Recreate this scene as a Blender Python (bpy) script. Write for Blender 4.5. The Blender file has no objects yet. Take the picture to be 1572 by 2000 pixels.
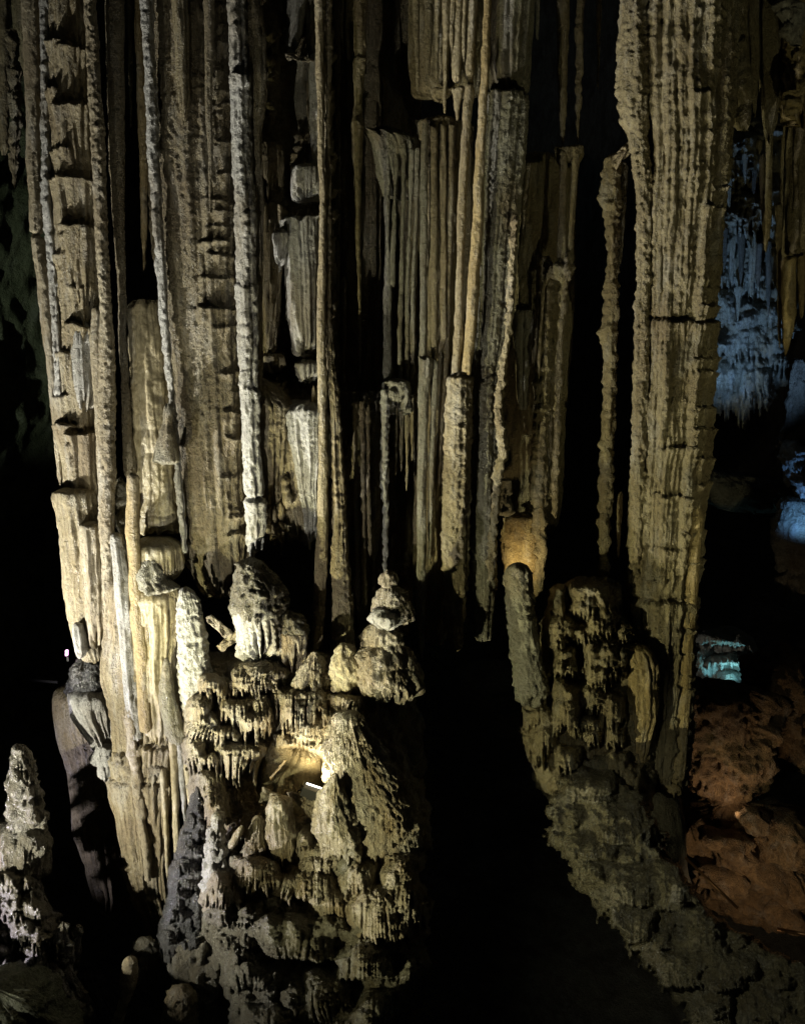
import bpy, math, random
import numpy as np

# ------------------------------------------------------------------ camera
F_PX, PITCH, CAMZ = 1500.0, math.radians(11.0), 14.0     # focal length in photo pixels (2000 px high)
scene = bpy.context.scene
COL = scene.collection
cam_d = bpy.data.cameras.new('camera')
cam_d.sensor_fit = 'VERTICAL'; cam_d.sensor_height = 36.0; cam_d.lens = 36.0 * F_PX / 2000.0
cam_d.clip_start = 0.1; cam_d.clip_end = 400
cam = bpy.data.objects.new('camera', cam_d); COL.objects.link(cam)
cam.location = (0, 0, CAMZ); cam.rotation_euler = (math.pi / 2 - PITCH, 0, 0)
scene.camera = cam

def at(px, py, Y):
    """point of the cave at forward distance Y that stands at photo pixel (px,py)"""
    cx = (np.asarray(px, float) - 786) / F_PX; cy = (1000 - np.asarray(py, float)) / F_PX
    k = Y / (cy * math.sin(PITCH) + math.cos(PITCH))
    return cx * k, Y + 0 * k, CAMZ + (cy * math.cos(PITCH) - math.sin(PITCH)) * k
def pxs(py, Y):
    cy = (1000 - np.asarray(py, float)) / F_PX
    return Y / (cy * math.sin(PITCH) + math.cos(PITCH)) / F_PX

# ------------------------------------------------------------------ world: no daylight reaches the cave
w = bpy.data.worlds.new('World'); scene.world = w; w.use_nodes = True
bg = w.node_tree.nodes['Background']; bg.inputs[0].default_value = (0.92, 1.0, 0.82, 1); bg.inputs[1].default_value = 0.0035

scene.view_settings.view_transform = 'Standard'; scene.view_settings.look = 'None'
scene.view_settings.exposure = 0.2; scene.view_settings.gamma = 1.0
scene.render.engine = 'CYCLES'
cy_ = scene.cycles
cy_.max_bounces = 4; cy_.diffuse_bounces = 3; cy_.glossy_bounces = 2; cy_.transmission_bounces = 2
cy_.use_adaptive_sampling = True; cy_.adaptive_threshold = 0.02
cy_.sample_clamp_indirect = 2.0
cy_.use_denoising = True
try: cy_.denoiser = 'OPENIMAGEDENOISE'; cy_.denoising_prefilter = 'NONE'
except Exception: pass
cy_.caustics_reflective = False; cy_.caustics_refractive = False

# ------------------------------------------------------------------ the cave's floodlights (show-cave lighting), plus unseen fill spots added
def spot(name, loc, target, watts, color, size=60, blend=0.6, radius=0.12):
    d = bpy.data.lights.new(name, 'SPOT'); d.energy = watts; d.color = color
    d.spot_size = math.radians(size); d.spot_blend = blend; d.shadow_soft_size = radius
    o = bpy.data.objects.new(name, d); COL.objects.link(o)
    o.location = loc
    v = [t - l for t, l in zip(target, loc)]
    n = math.sqrt(sum(c * c for c in v)); v = [c / n for c in v]
    import mathutils
    o.rotation_euler = mathutils.Vector(v).to_track_quat('-Z', 'Y').to_euler()
    return o
P3 = lambda px, py, Y: tuple(float(c) for c in at(px, py, Y))
COOL = (1.0, 0.96, 0.81); WARM = (1.0, 0.93, 0.50); NEUT = (1.0, 0.94, 0.75)
spot('floodlight_key', (-9.4, 9.4, 4.2), P3(540, 1280, 14.0), 3700, NEUT, 96, 1.0, .07)
spot('floodlight_left', (-12.4, 10.8, 5.4), P3(400, 680, 15), 10500, COOL, 62, 1.0, .10)
spot('fill_middle', (-6.6, 10.0, 6.0), P3(1000, 850, 15), 3000, WARM, 76, 1.0, .10)  # added raking spot, unseen, to light the pipes and upper right column
spot('floodlight_warm', (-5.2, 6.4, 5.2), P3(1150, 1350, 15), 2500, WARM, 52, 1.0, .12)
spot('floodlight_slope', (-1.2, 6.5, 9.8), P3(1280, 1780, 12), 760, (1.0, .97, .66), 50, 1.0, .10)
spot('floodlight_flank', (9.0, 7.0, 5.0), P3(1450, 420, 16.5), 900, (1.0, .92, .48), 62, 1.0, .12)
spot('floodlight_violet', (-10.4, 11.6, 2.8), P3(40, 1740, 13), 1700, (.86, .80, 1.0), 90, .9, .08)
spot('fill_wall', (-13.5, 13.0, 9.0), P3(20, 560, 20), 1300, (.85, 1.0, .72), 70, 1.0, .2)  # added dim greenish spot, unseen, lifts the left wall out of black
spot('floodlight_niche', P3(612, 1532, 12.75), P3(640, 1380, 13.6), 140, (1, .84, .46), 140, .6, .08)
spot('floodlight_amber', P3(1012, 1135, 15.2), P3(1020, 1050, 16.2), 40, (1, .78, .38), 120, .6, .05)
spot('floodlight_orange', P3(1480, 1860, 14.8), P3(1470, 1640, 18.5), 190, (1, .74, .44), 110, .8, .1)
spot('floodlight_orange', P3(1420, 1605, 18.0), P3(1410, 1500, 19.2), 34, (1, .72, .44), 130, .8, .06)
spot('floodlight_teal', P3(1440, 1335, 25.0), P3(1415, 1275, 26), 60, (.33, .9, 1), 140, .8, .1)
spot('floodlight_blue', P3(1400, 900, 20.5), P3(1450, 520, 26), 1200, (.32, .58, 1), 80, .8, .15)
spot('floodlight_blue', P3(1590, 1060, 20.5), P3(1580, 950, 22), 100, (.18, .46, 1), 110, .8, .1)
spot('fill_recess', (-5.6, 7.4, 4.4), P3(660, 820, 15), 1900, NEUT, 58, 1.0, .08)  # added frontal fill, unseen, brightens the dark recess at centre left

# ------------------------------------------------------------------ materials
def nd(nt, t, **kw):
    n = nt.nodes.new(t)
    for k, v in kw.items():
        if k.startswith('i_'): n.inputs[int(k[2:])].default_value = v
        else: setattr(n, k, v)
    return n
def rock(name, a, b, c, rough=0.52, spec=0.5, bump=0.6, streak=0.25, scale=1.0, wet=0.22, groove=0.3):
    """limestone: a/b mixed in vertical streaks, c as stain patches, pale crystal bloom, grain and runnels as bump"""
    m = bpy.data.materials.new(name); m.use_nodes = True; nt = m.node_tree; L = nt.links
    bs = nt.nodes['Principled BSDF']
    geo = nd(nt, 'ShaderNodeNewGeometry')
    def noise(sc, mapping, det=5, ro=.62, off=0.0):
        mp = nd(nt, 'ShaderNodeMapping'); mp.inputs['Scale'].default_value = mapping; mp.inputs['Location'].default_value = (off, off * .7, off * .3)
        L.new(geo.outputs['Position'], mp.inputs['Vector'])
        n = nd(nt, 'ShaderNodeTexNoise'); n.inputs['Scale'].default_value = sc * scale; n.inputs['Detail'].default_value = det; n.inputs['Roughness'].default_value = ro
        L.new(mp.outputs[0], n.inputs['Vector']); return n
    def ramp(n, p0, p1, c0, c1):
        r = nd(nt, 'ShaderNodeValToRGB'); r.color_ramp.elements[0].position = p0; r.color_ramp.elements[1].position = p1
        r.color_ramp.elements[0].color = (*c0, 1); r.color_ramp.elements[1].color = (*c1, 1); L.new(n.outputs['Fac'], r.inputs['Fac']); return r
    def mix(f, x, y, mode='MIX'):
        mx = nd(nt, 'ShaderNodeMixRGB', blend_type=mode)
        for s_, v in ((0, f), (1, x), (2, y)):
            if isinstance(v, (int, float)): mx.inputs[s_].default_value = v
            elif isinstance(v, tuple): mx.inputs[s_].default_value = (*v, 1)
            else: L.new(v, mx.inputs[s_])
        return mx.outputs[0]
    n1 = noise(4.0, (1, 1, streak * .8), 5, .65)
    col = ramp(n1, .36, .64, a, b).outputs[0]
    n2_ = noise(1.1, (1, 1, .45), 6, .65, 7)
    col = mix(ramp(n2_, .47, .64, (0, 0, 0), (.9,) * 3).outputs[0], col, c)
    lum = sum(b) / 3
    bloom = tuple(min(.62, .45 * v + .75 * lum) for v in b)          # pale grey calcite bloom
    n5 = noise(2.3, (1, 1, .3), 6, .7, 21)
    col = mix(ramp(n5, .52, .68, (0, 0, 0), (.8,) * 3).outputs[0], col, bloom)
    n6 = noise(5.5, (1, 1, .5), 5, .7, 33)
    col = mix(ramp(n6, .60, .74, (0, 0, 0), (.7,) * 3).outputs[0], col, tuple(v * .45 for v in c))
    n3_ = noise(15, (1, 1, .85), 5, .75)
    r3 = nd(nt, 'ShaderNodeMapRange'); r3.inputs['From Min'].default_value = 0.3; r3.inputs['From Max'].default_value = 0.7
    r3.inputs['To Min'].default_value = 0.6; r3.inputs['To Max'].default_value = 1.3
    L.new(n3_.outputs['Fac'], r3.inputs['Value'])
    col = mix(1.0, col, r3.outputs[0], 'MULTIPLY')
    L.new(col, bs.inputs['Base Color'])
    bs.inputs['Roughness'].default_value = rough; bs.inputs['Specular IOR Level'].default_value = spec
    if wet > 0:
        rr = nd(nt, 'ShaderNodeMapRange'); rr.inputs['From Min'].default_value = 0.4; rr.inputs['From Max'].default_value = 0.6
        rr.inputs['To Min'].default_value = rough - wet; rr.inputs['To Max'].default_value = rough
        L.new(n2_.outputs['Fac'], rr.inputs['Value']); L.new(rr.outputs[0], bs.inputs['Roughness'])
    n7 = noise(13, (1, 1, .09), 3, .6, 5)                                # runnels
    ad = nd(nt, 'ShaderNodeMath', operation='MULTIPLY_ADD'); L.new(n7.outputs['Fac'], ad.inputs[0]); ad.inputs[1].default_value = groove * 1.6; L.new(n3_.outputs['Fac'], ad.inputs[2])
    bp = nd(nt, 'ShaderNodeBump'); bp.inputs['Strength'].default_value = min(1, bump * 1.25); bp.inputs['Distance'].default_value = 0.11
    L.new(ad.outputs[0], bp.inputs['Height']); L.new(bp.outputs[0], bs.inputs['Normal'])
    return m
def plain(name, col, rough=0.5, metal=0.0, emit=None, es=0.0):
    m = bpy.data.materials.new(name); m.use_nodes = True; bs = m.node_tree.nodes['Principled BSDF']
    bs.inputs['Base Color'].default_value = (*col, 1); bs.inputs['Roughness'].default_value = rough; bs.inputs['Metallic'].default_value = metal
    nt = m.node_tree; n = nd(nt, 'ShaderNodeTexNoise'); n.inputs['Scale'].default_value = 40
    bp = nd(nt, 'ShaderNodeBump'); bp.inputs['Strength'].default_value = 0.15; bp.inputs['Distance'].default_value = 0.01
    nt.links.new(n.outputs['Fac'], bp.inputs['Height']); nt.links.new(bp.outputs[0], bs.inputs['Normal'])
    if emit: bs.inputs['Emission Color'].default_value = (*emit, 1); bs.inputs['Emission Strength'].default_value = es
    return m
M = {}
M['tan']   = rock('tan_calcite',   (.28, .228, .135), (.395, .342, .232), (.205, .16, .098))
M['cream'] = rock('cream_calcite', (.35, .30, .18), (.42, .37, .255), (.28, .225, .12), rough=.5, bump=.3)
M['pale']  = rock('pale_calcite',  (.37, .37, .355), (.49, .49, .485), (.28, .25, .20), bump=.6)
M['brown'] = rock('brown_calcite', (.225, .185, .115), (.31, .272, .19), (.165, .13, .078), bump=.9)
M['pink']  = rock('rosy_calcite',  (.30, .255, .175), (.405, .36, .265), (.24, .195, .125), bump=.5)
M['grey']  = rock('grey_calcite',  (.24, .23, .18), (.34, .33, .28), (.20, .165, .105), bump=.7)
M['olive'] = rock('olive_calcite', (.24, .20, .12), (.33, .285, .185), (.19, .15, .085), bump=.7)
M['ochre'] = rock('ochre_calcite', (.37, .285, .14), (.45, .36, .20), (.28, .205, .095), bump=.55)
M['mound'] = rock('flowstone_calcite', (.33, .28, .20), (.45, .41, .35), (.27, .205, .12), rough=.45, spec=.5, bump=.9, streak=.6, wet=.15, groove=.9)
M['yellow']= rock('yellow_flowstone', (.38, .325, .205), (.48, .43, .30), (.30, .24, .14), rough=.45, bump=.6, streak=.5)
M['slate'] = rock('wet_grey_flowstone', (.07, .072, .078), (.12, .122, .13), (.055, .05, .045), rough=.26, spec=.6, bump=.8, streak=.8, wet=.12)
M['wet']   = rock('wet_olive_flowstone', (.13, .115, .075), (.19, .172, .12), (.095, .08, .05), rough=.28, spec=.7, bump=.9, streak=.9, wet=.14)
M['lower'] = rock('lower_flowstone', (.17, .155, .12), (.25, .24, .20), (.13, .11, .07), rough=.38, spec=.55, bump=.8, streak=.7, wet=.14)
M['bould'] = rock('orange_boulder', (.17, .11, .06), (.28, .185, .10), (.10, .066, .04), rough=.6, spec=.35, bump=1.0, streak=1.0, scale=1.5)
M['moss']  = rock('mossy_rock', (.10, .11, .075), (.16, .17, .12), (.07, .078, .05), rough=.8, spec=.15, bump=.9, streak=.6)
M['far']   = rock('far_rock', (.10, .095, .08), (.16, .15, .13), (.07, .06, .05), rough=.7, spec=.2, bump=.9, streak=.5)
M['black_metal'] = plain('black_metal', (.008, .008, .009), .6, 0)
M['wood'] = rock('old_plank', (.30, .22, .12), (.40, .31, .19), (.22, .15, .08), streak=.2, bump=.4)
M['rail'] = plain('rail_metal', (.45, .25, .13), .35, .7)
M['glass_lamp'] = plain('lamp_glass', (.8, .8, .8), .3, 0, (1.0, .93, .78), 4)
M['led'] = plain('pink_lamp_glass', (.8, .7, .8), .3, 0, (1.0, .45, .9), 5)

# ------------------------------------------------------------------ noise
RNG = np.random.RandomState(11)
PT = RNG.permutation(256); PT = np.concatenate([PT, PT, PT]).astype(np.int32); VT = RNG.rand(256) * 2 - 1
def n3(x, y, z):
    xi = np.floor(x); yi = np.floor(y); zi = np.floor(z)
    fx = x - xi; fy = y - yi; fz = z - zi
    xi = xi.astype(np.int32) & 255; yi = yi.astype(np.int32) & 255; zi = zi.astype(np.int32) & 255
    fx = fx * fx * (3 - 2 * fx); fy = fy * fy * (3 - 2 * fy); fz = fz * fz * (3 - 2 * fz)
    a0 = PT[xi]; a1 = PT[(xi + 1) & 255]
    def row(dz):
        zz = (zi + dz) & 255
        b00 = VT[PT[PT[a0 + yi] + zz]]; b01 = VT[PT[PT[a0 + yi + 1] + zz]]
        b10 = VT[PT[PT[a1 + yi] + zz]]; b11 = VT[PT[PT[a1 + yi + 1] + zz]]
        c0 = b00 + (b10 - b00) * fx; c1 = b01 + (b11 - b01) * fx
        return c0 + (c1 - c0) * fy
    r0 = row(0); r1 = row(1)
    return r0 + (r1 - r0) * fz
def n2(x, y, s=0):
    x = x + s * 17.31; y = y + s * 5.77
    xi = np.floor(x); yi = np.floor(y); fx = x - xi; fy = y - yi
    xi = xi.astype(np.int32) & 255; yi = yi.astype(np.int32) & 255
    fx = fx * fx * (3 - 2 * fx); fy = fy * fy * (3 - 2 * fy)
    a0 = PT[xi]; a1 = PT[(xi + 1) & 255]
    v00 = VT[PT[a0 + yi]]; v01 = VT[PT[a0 + yi + 1]]; v10 = VT[PT[a1 + yi]]; v11 = VT[PT[a1 + yi + 1]]
    c0 = v00 + (v10 - v00) * fx; c1 = v01 + (v11 - v01) * fx
    return c0 + (c1 - c0) * fy
def hsh(i, s=0.0):
    v = np.sin(i * 12.9898 + s * 78.233 + 0.71) * 43758.5453
    return v - np.floor(v)
def ribs(u, v, sp, seed):
    """jittered round ribs across u: returns rib profile 0..1 and rib id"""
    uu = u / sp + 0.45 * n2(u / (7 * sp), v / (26 * sp), seed) + 0.16 * n2(u / (3 * sp), v / (6 * sp), seed + 3)
    i = np.floor(uu); best = np.full(uu.shape, 9.0); bid = i.copy()
    for k in (-1, 0, 1):
        c = i + k + 0.5 + 0.62 * (hsh(i + k, seed) - 0.5)
        d = np.abs(uu - c); m = d < best
        best = np.where(m, d, best); bid = np.where(m, i + k, bid)
    t = np.clip(best / 0.62, 0, 1)
    return np.sqrt(1 - t * t), bid, t

# ------------------------------------------------------------------ object helpers
def tag(o, label=None, cat=None, group=None, kind=None):
    if label: o['label'] = label
    if cat: o['category'] = cat
    if group: o['group'] = group
    if kind: o['kind'] = kind
    return o
def thing(name, label, cat, px, py, Y, group=None):
    o = bpy.data.objects.new(name, None); COL.objects.link(o); o.empty_display_size = 0.2
    o.location = P3(px, py, Y)
    return tag(o, label, cat, group, 'thing')
def link(name, verts, faces, mat, parent=None, origin=None, smooth=True):
    verts = np.asarray(verts, np.float32).reshape(-1, 3)
    if parent is not None:
        org = np.array(parent.location, np.float32)
        if parent.parent is not None: org = org + np.array(parent.parent.location, np.float32)
    elif origin is not None: org = np.asarray(origin, np.float32)
    else: org = np.array([verts[:, 0].mean(), verts[:, 1].mean(), verts[:, 2].min()], np.float32)
    me = bpy.data.meshes.new(name)
    if isinstance(faces, np.ndarray):
        nv, nf = len(verts), len(faces)
        me.vertices.add(nv); me.vertices.foreach_set('co', (verts - org).ravel())
        me.loops.add(nf * 4); me.loops.foreach_set('vertex_index', faces.astype(np.int32).ravel())
        me.polygons.add(nf); me.polygons.foreach_set('loop_start', np.arange(0, nf * 4, 4, dtype=np.int32))
        try: me.polygons.foreach_set('loop_total', np.full(nf, 4, np.int32))
        except Exception: pass
        me.polygons.foreach_set('use_smooth', np.full(nf, smooth, bool))
        me.update(calc_edges=True)
    else:
        me.from_pydata([tuple(map(float, p)) for p in (verts - org)], [], faces)
        me.polygons.foreach_set('use_smooth', np.full(len(me.polygons), smooth, bool)); me.update()
    me.materials.append(M[mat] if isinstance(mat, str) else mat)
    o = bpy.data.objects.new(name, me); COL.objects.link(o)
    if parent is not None: o.parent = parent
    else: o.location = [float(c) for c in org]
    return o
SEED = [0]
STY = dict(
  pipe  = dict(fl=[(5, .8)], bil=[(11, 1.0, 4), (5, .6, 1.6)], wob=.07),
  knob  = dict(bil=[(15, 4.0, 1.3), (7, 1.6, 1.2)], ti=(22, 3.5, 12, 8), wob=.14),
  pitted= dict(fl=[(12, 3.2), (5, 1.2)], bil=[(8, 1.6, 2.2), (5, 1.0, 1.5)], ti=(46, 1.6, 26, 6), wob=.07),
  flow  = dict(fl=[(7, 2.0)], ti=(44, 9, 34, 7), bil=[(60, 14, 1), (28, 7, 1), (12, 2.6, 1), (6, 1.5, 1)], wob=.16),
  flute = dict(fl=[(11, 5.5), (5, 1.6)], bil=[(12, 1.0, 3)], wob=.08),
  curt  = dict(fl=[(7.5, 5.0), (4, 1.3)], bil=[(9, .9, 2.5)], wob=.07),
  shaft = dict(fl=[(40, 7), (12, 2.6), (5, 1)], ti=(38, 2.6, 26, 6), bil=[(26, 1.8, 1.5), (10, 1.8, 1.6), (6, 1.2, 1.3)], wob=.10),
  crust = dict(fl=[(18, 4.0), (7, 2.0)], ti=(32, 5.0, 26, 7), bil=[(11, 2.2, 1.5), (6, 1.2, 1.3)], wob=.09),
  mound = dict(fl=[(8, 2.0)], ti=(38, 9, 30, 7), bil=[(40, 6, 1), (13, 2.2, 1), (6, 1.4, 1)], wob=.16),
  fringe= dict(fl=[(7, 3.0)], ti=(30, 9, 28, 6.5), bil=[(26, 4, 1), (9, 1.8, 1.3)], wob=.16),
  plates= dict(fl=[(9, 1.5)], ti=(15, 6.5, 5, 7, .35), bil=[(18, 2.0, 1), (7, 1.4, 1)], wob=.10),
  dome  = dict(bil=[(30, 4, 1), (9, 2.2, 1), (5, 1.5, 1)], wob=.12),
  smooth= dict(bil=[(60, 6, 1), (22, 2.0, 1), (8, .9, 1)], wob=.10),
  lump  = dict(bil=[(44, 11, 1), (20, 5, 1), (9, 2.4, 1), (5, 1.2, 1)], wob=.2),
  bould = dict(rid=True, bil=[(70, 14, 1), (30, 10, 1), (13, 7, 1), (6, 3.2, 1)], wob=.25),
)
def form(name, rows, Yf, mat, style='pipe', parent=None, kd=.85, drip=None, cracks=(), tiers=(), du=None, dv=3.0, cap=8, lean=None, tadj=1.0, **lab):
    """a formation given by its silhouette rows (y, left, right) in photo pixels and the distance of its front"""
    SEED[0] += 1; seed = SEED[0]
    st = STY[style] if isinstance(style, str) else style
    rows = sorted(rows); R = np.array(rows, float)
    if name in ('core', 'back_wall', 'stem', 'foot', 'back'): du = du or 6; dv = max(dv, 6)
    if du is None: du = 2.0 if min([p[0] for p in st.get('fl', [(20, 1)])]) < 10 else 2.6
    y0, y1 = R[0, 0], R[-1, 0]
    dl = drip[1] if drip else 0
    ys = np.concatenate([np.arange(y0, min(y1 + dl, -15), 14), np.arange(max(y0, -15), y1 + dl, dv), [y1 + dl]])
    ys = np.unique(np.concatenate([ys, y0 + np.array([0, .4, 1.5, 3]) , [y1 + dl - .5, y1 + dl - 1.5]]))
    ys = ys[(ys >= y0) & (ys <= y1 + dl)]
    hw = (R[:, 2] - R[:, 1]) / 2; cx = (R[:, 2] + R[:, 1]) / 2
    if y0 > 1000: cap = max(cap, .55 * hw[:2].max())
    hmax = hw[R[:, 0] > -60].max(); Yc = Yf + kd * hmax * float(pxs((y0 + y1) / 2, Yf))
    # angles: dense towards the camera, coarse behind
    nf = int(max(12, math.pi * hmax * (0.55 + 0.45 * kd) * 1.15 / du)); nb = max(4, nf // 5)
    th = np.concatenate([np.linspace(-1.95, 1.95, nf), np.linspace(1.95, 2 * math.pi - 1.95, nb + 2)[1:-1]])
    TH = np.where(th > math.pi, th - 2 * math.pi, th)
    order = np.argsort(TH); TH = TH[order]
    V, T = np.meshgrid(ys, TH, indexing='ij')
    U = T * hmax * (0.5 + 0.5 * kd) + seed * 137.0
    def prof(v):
        h = np.interp(v, R[:, 0], hw)
        c = np.minimum(np.clip((v - y0) / cap, 0, 1), 1); c2 = np.clip((y1 - v) / cap, 0, 1)
        return h * np.sqrt(c * (2 - c)) * np.sqrt(c2 * (2 - c2))
    yw = min(7.0, .07 * (y1 - y0))
    if y0 > 900: yw = yw * np.clip((V - y0) / 40, .0, 1)
    VW = V + yw * (n2(U / 17, V / 60, seed + 41) + .6 * n2(U / 6, V / 30, seed + 43))
    H = prof(VW)
    if drip:
        h, bid, t = ribs(U, V * 0 + 5, drip[0], seed + 31)
        mn = drip[2] if len(drip) > 2 else .12
        Ld = (mn + (1 - mn) * hsh(bid, seed + 7) ** 1.3) * np.clip(1 - t ** 1.6, 0, 1) * dl
        best = H
        for q in (1.0, .8, .6, .4, .2):
            best = np.maximum(best, prof(VW - Ld * q) * (1 - .22 * q * (1 - h)))
        H = best
    rel = np.clip(H / max(hmax * .35, 1), 0, 1)
    relu = rel * np.clip((V - y0) / (cap * 1.3 + 6) - .25, 0, 1) if y0 > 900 else rel
    H = H * (1 + st.get('wob', .08) * n2(T * 1.3, V / 110, seed) + .5 * st.get('wob', .08) * n2(T * 3.1, V / 45, seed + 2))
    D = np.zeros_like(H)
    Hs = np.maximum(H, 1)
    PX_ = np.sin(T) * Hs; PY_ = np.cos(T) * Hs * kd
    for k, (sp, am) in enumerate(st.get('fl', ())):
        h, bid, t = ribs(U, V, sp, seed + 11 * k)
        a = (.5 + .5 * hsh(bid, seed + 1.5)) * (.85 + .5 * n2(bid * 3.7, V / (sp * 9), seed + 5))
        D += am * 1.35 * (h * a - .5) * relu
    if 'ti' in st:
        Ht, am, jag, dw, *wv = st['ti']
        h, bid, t = ribs(U, V, dw, seed + 77)
        base = V + (wv[0] if wv else .9) * Ht * n2(U / (Ht * 2.2), V / (Ht * 6), seed + 8)
        k0 = np.floor(base / Ht)
        Ld = hsh(bid * 1.7 + k0 * 9.1, seed) * (1 - t * t) * jag
        q = (base - Ld) / Ht; k1 = np.floor(q); s = q - k1
        aa = np.clip(.55 + .75 * n2(U / (Ht * 1.6) + k1 * 3.3, k1 * 1.9, seed + 4), 0.05, 1.3)
        D += relu * am * aa * (np.power(s, .55) - .5 - 1.0 * np.clip((s - .93) / .07, 0, 1))
    sd = seed * 9.7
    for sc, am, *vs in st.get('bil', ()):
        b = np.abs(n3(PX_ / sc + sd, V / (sc * (vs[0] if vs else 1.2)) + sd, PY_ / sc))
        D += am * ((1 - 2.6 * b) if st.get('rid') else (b * 2.6 - .8))
    for (yc, dep, tk) in cracks:
        vv = V - yc - 5 * n2(U / 25, V * 0, seed + 9) - 2 * n2(U / 7, V * 0, seed + 12)
        D -= dep * np.exp(-np.power(np.abs(vv) / tk, 4))
    XP = np.interp(V, R[:, 0], cx) + np.sin(T) * H
    for (yt, am, gap, ln, xa, xb, *rf) in tiers:                 # ledges broken into part of the face
        m = (ys > yt - gap * 2.5 - 30) & (ys < yt + ln * 4 + 20)
        if not m.any(): continue
        Vm, Um, Xm = V[m], U[m], XP[m]
        wn = np.clip((Xm - xa) / 7 + .5 + .8 * n2(Um / 9, Vm / 9, seed + yt), 0, 1) * np.clip((xb - Xm) / 7 + .5, 0, 1) * (np.cos(T[m]) > -.3)
        h, bid, t = ribs(Um, Vm * 0, 7, seed + yt)
        y_ = yt + 6 * n2(Um / 22, Vm * 0, seed + yt + 2) + 2 * n2(Um / 6, Vm * 0, seed + yt)
        vv = Vm - y_
        bump_ = am * np.clip(1 + vv / 3, 0, 1) * np.exp(-np.maximum(vv, 0) / ln) * (.75 + .35 * h)
        up = -vv - gap * (1 - .75 * hsh(bid, yt) * (1 - t * t))
        rec = np.where(vv < 0, np.clip(-up / 2, 0, 1), 0)
        D[m] += wn * (bump_ - rec * am * (rf[0] if rf else .5))
    D *= rel * tadj
    C = np.interp(V, R[:, 0], cx) + (n2(V / 60, V * 0, seed + 21)) * min(2.0, hmax * .08)
    YC = Yc + (np.interp(V, [p[0] for p in lean], [p[1] for p in lean]) if lean else 0)
    s_ = pxs(V, YC)
    X, _, Z = at(C, V, YC)
    Rx = np.maximum(H + D, 0.0)
    Ry = np.maximum(H * kd + D, 0.0)
    VX = X + np.sin(T) * Rx * s_; VY = YC - np.cos(T) * Ry * s_
    verts = np.stack([VX, VY + 0 * V, Z + 0 * V], -1).reshape(-1, 3)
    ny, nt_ = V.shape
    idx = np.arange(ny * nt_).reshape(ny, nt_); r = np.roll(idx, -1, 1)
    faces = np.stack([idx[:-1], idx[1:], r[1:], r[:-1]], -1).reshape(-1, 4)
    if parent is None:
        b = P3(float(np.interp(y1, R[:, 0], cx)), y1 + dl, float(np.mean(YC)))
        o = link(name, verts, faces, mat, origin=b)
        tag(o, **dict(dict(kind='thing'), **lab))
    else:
        o = link(name, verts, faces, mat, parent=parent)
        if 'label' in lab: o['label'] = lab['label']
    return o
def sheet(name, corners, mat, nu, nv, disp, parent=None, **lab):
    """an uneven rock wall between four corner points (world), pushed along its normal by disp(u,v) in metres"""
    p00, p10, p01, p11 = [np.array(c, float) for c in corners]
    u, v = np.meshgrid(np.linspace(0, 1, nu), np.linspace(0, 1, nv), indexing='xy')
    P = (p00 * (1 - u)[..., None] + p10 * u[..., None]) * (1 - v)[..., None] + (p01 * (1 - u)[..., None] + p11 * u[..., None]) * v[..., None]
    n = np.cross(p10 - p00, p01 - p00); n = n / np.linalg.norm(n)
    P = P + n * disp(P, u, v)[..., None]
    idx = np.arange(nu * nv).reshape(nv, nu)
    f = np.stack([idx[:-1, :-1], idx[:-1, 1:], idx[1:, 1:], idx[1:, :-1]], -1).reshape(-1, 4)
    o = link(name, P.reshape(-1, 3), f, mat, parent=parent)
    if parent is None: tag(o, **lab)
    return o
def fbm(P, sc, am, oct_=5, zs=1.0, bil=False):
    d = 0
    for k in range(oct_):
        f = 2.03 ** k / sc
        b = n3(P[..., 0] * f + 31 * k, P[..., 1] * f + 7, P[..., 2] * f * zs + 3)
        d = d + am * .5 ** k * ((1 - 2.6 * np.abs(b)) if bil else b)
    return d

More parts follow.
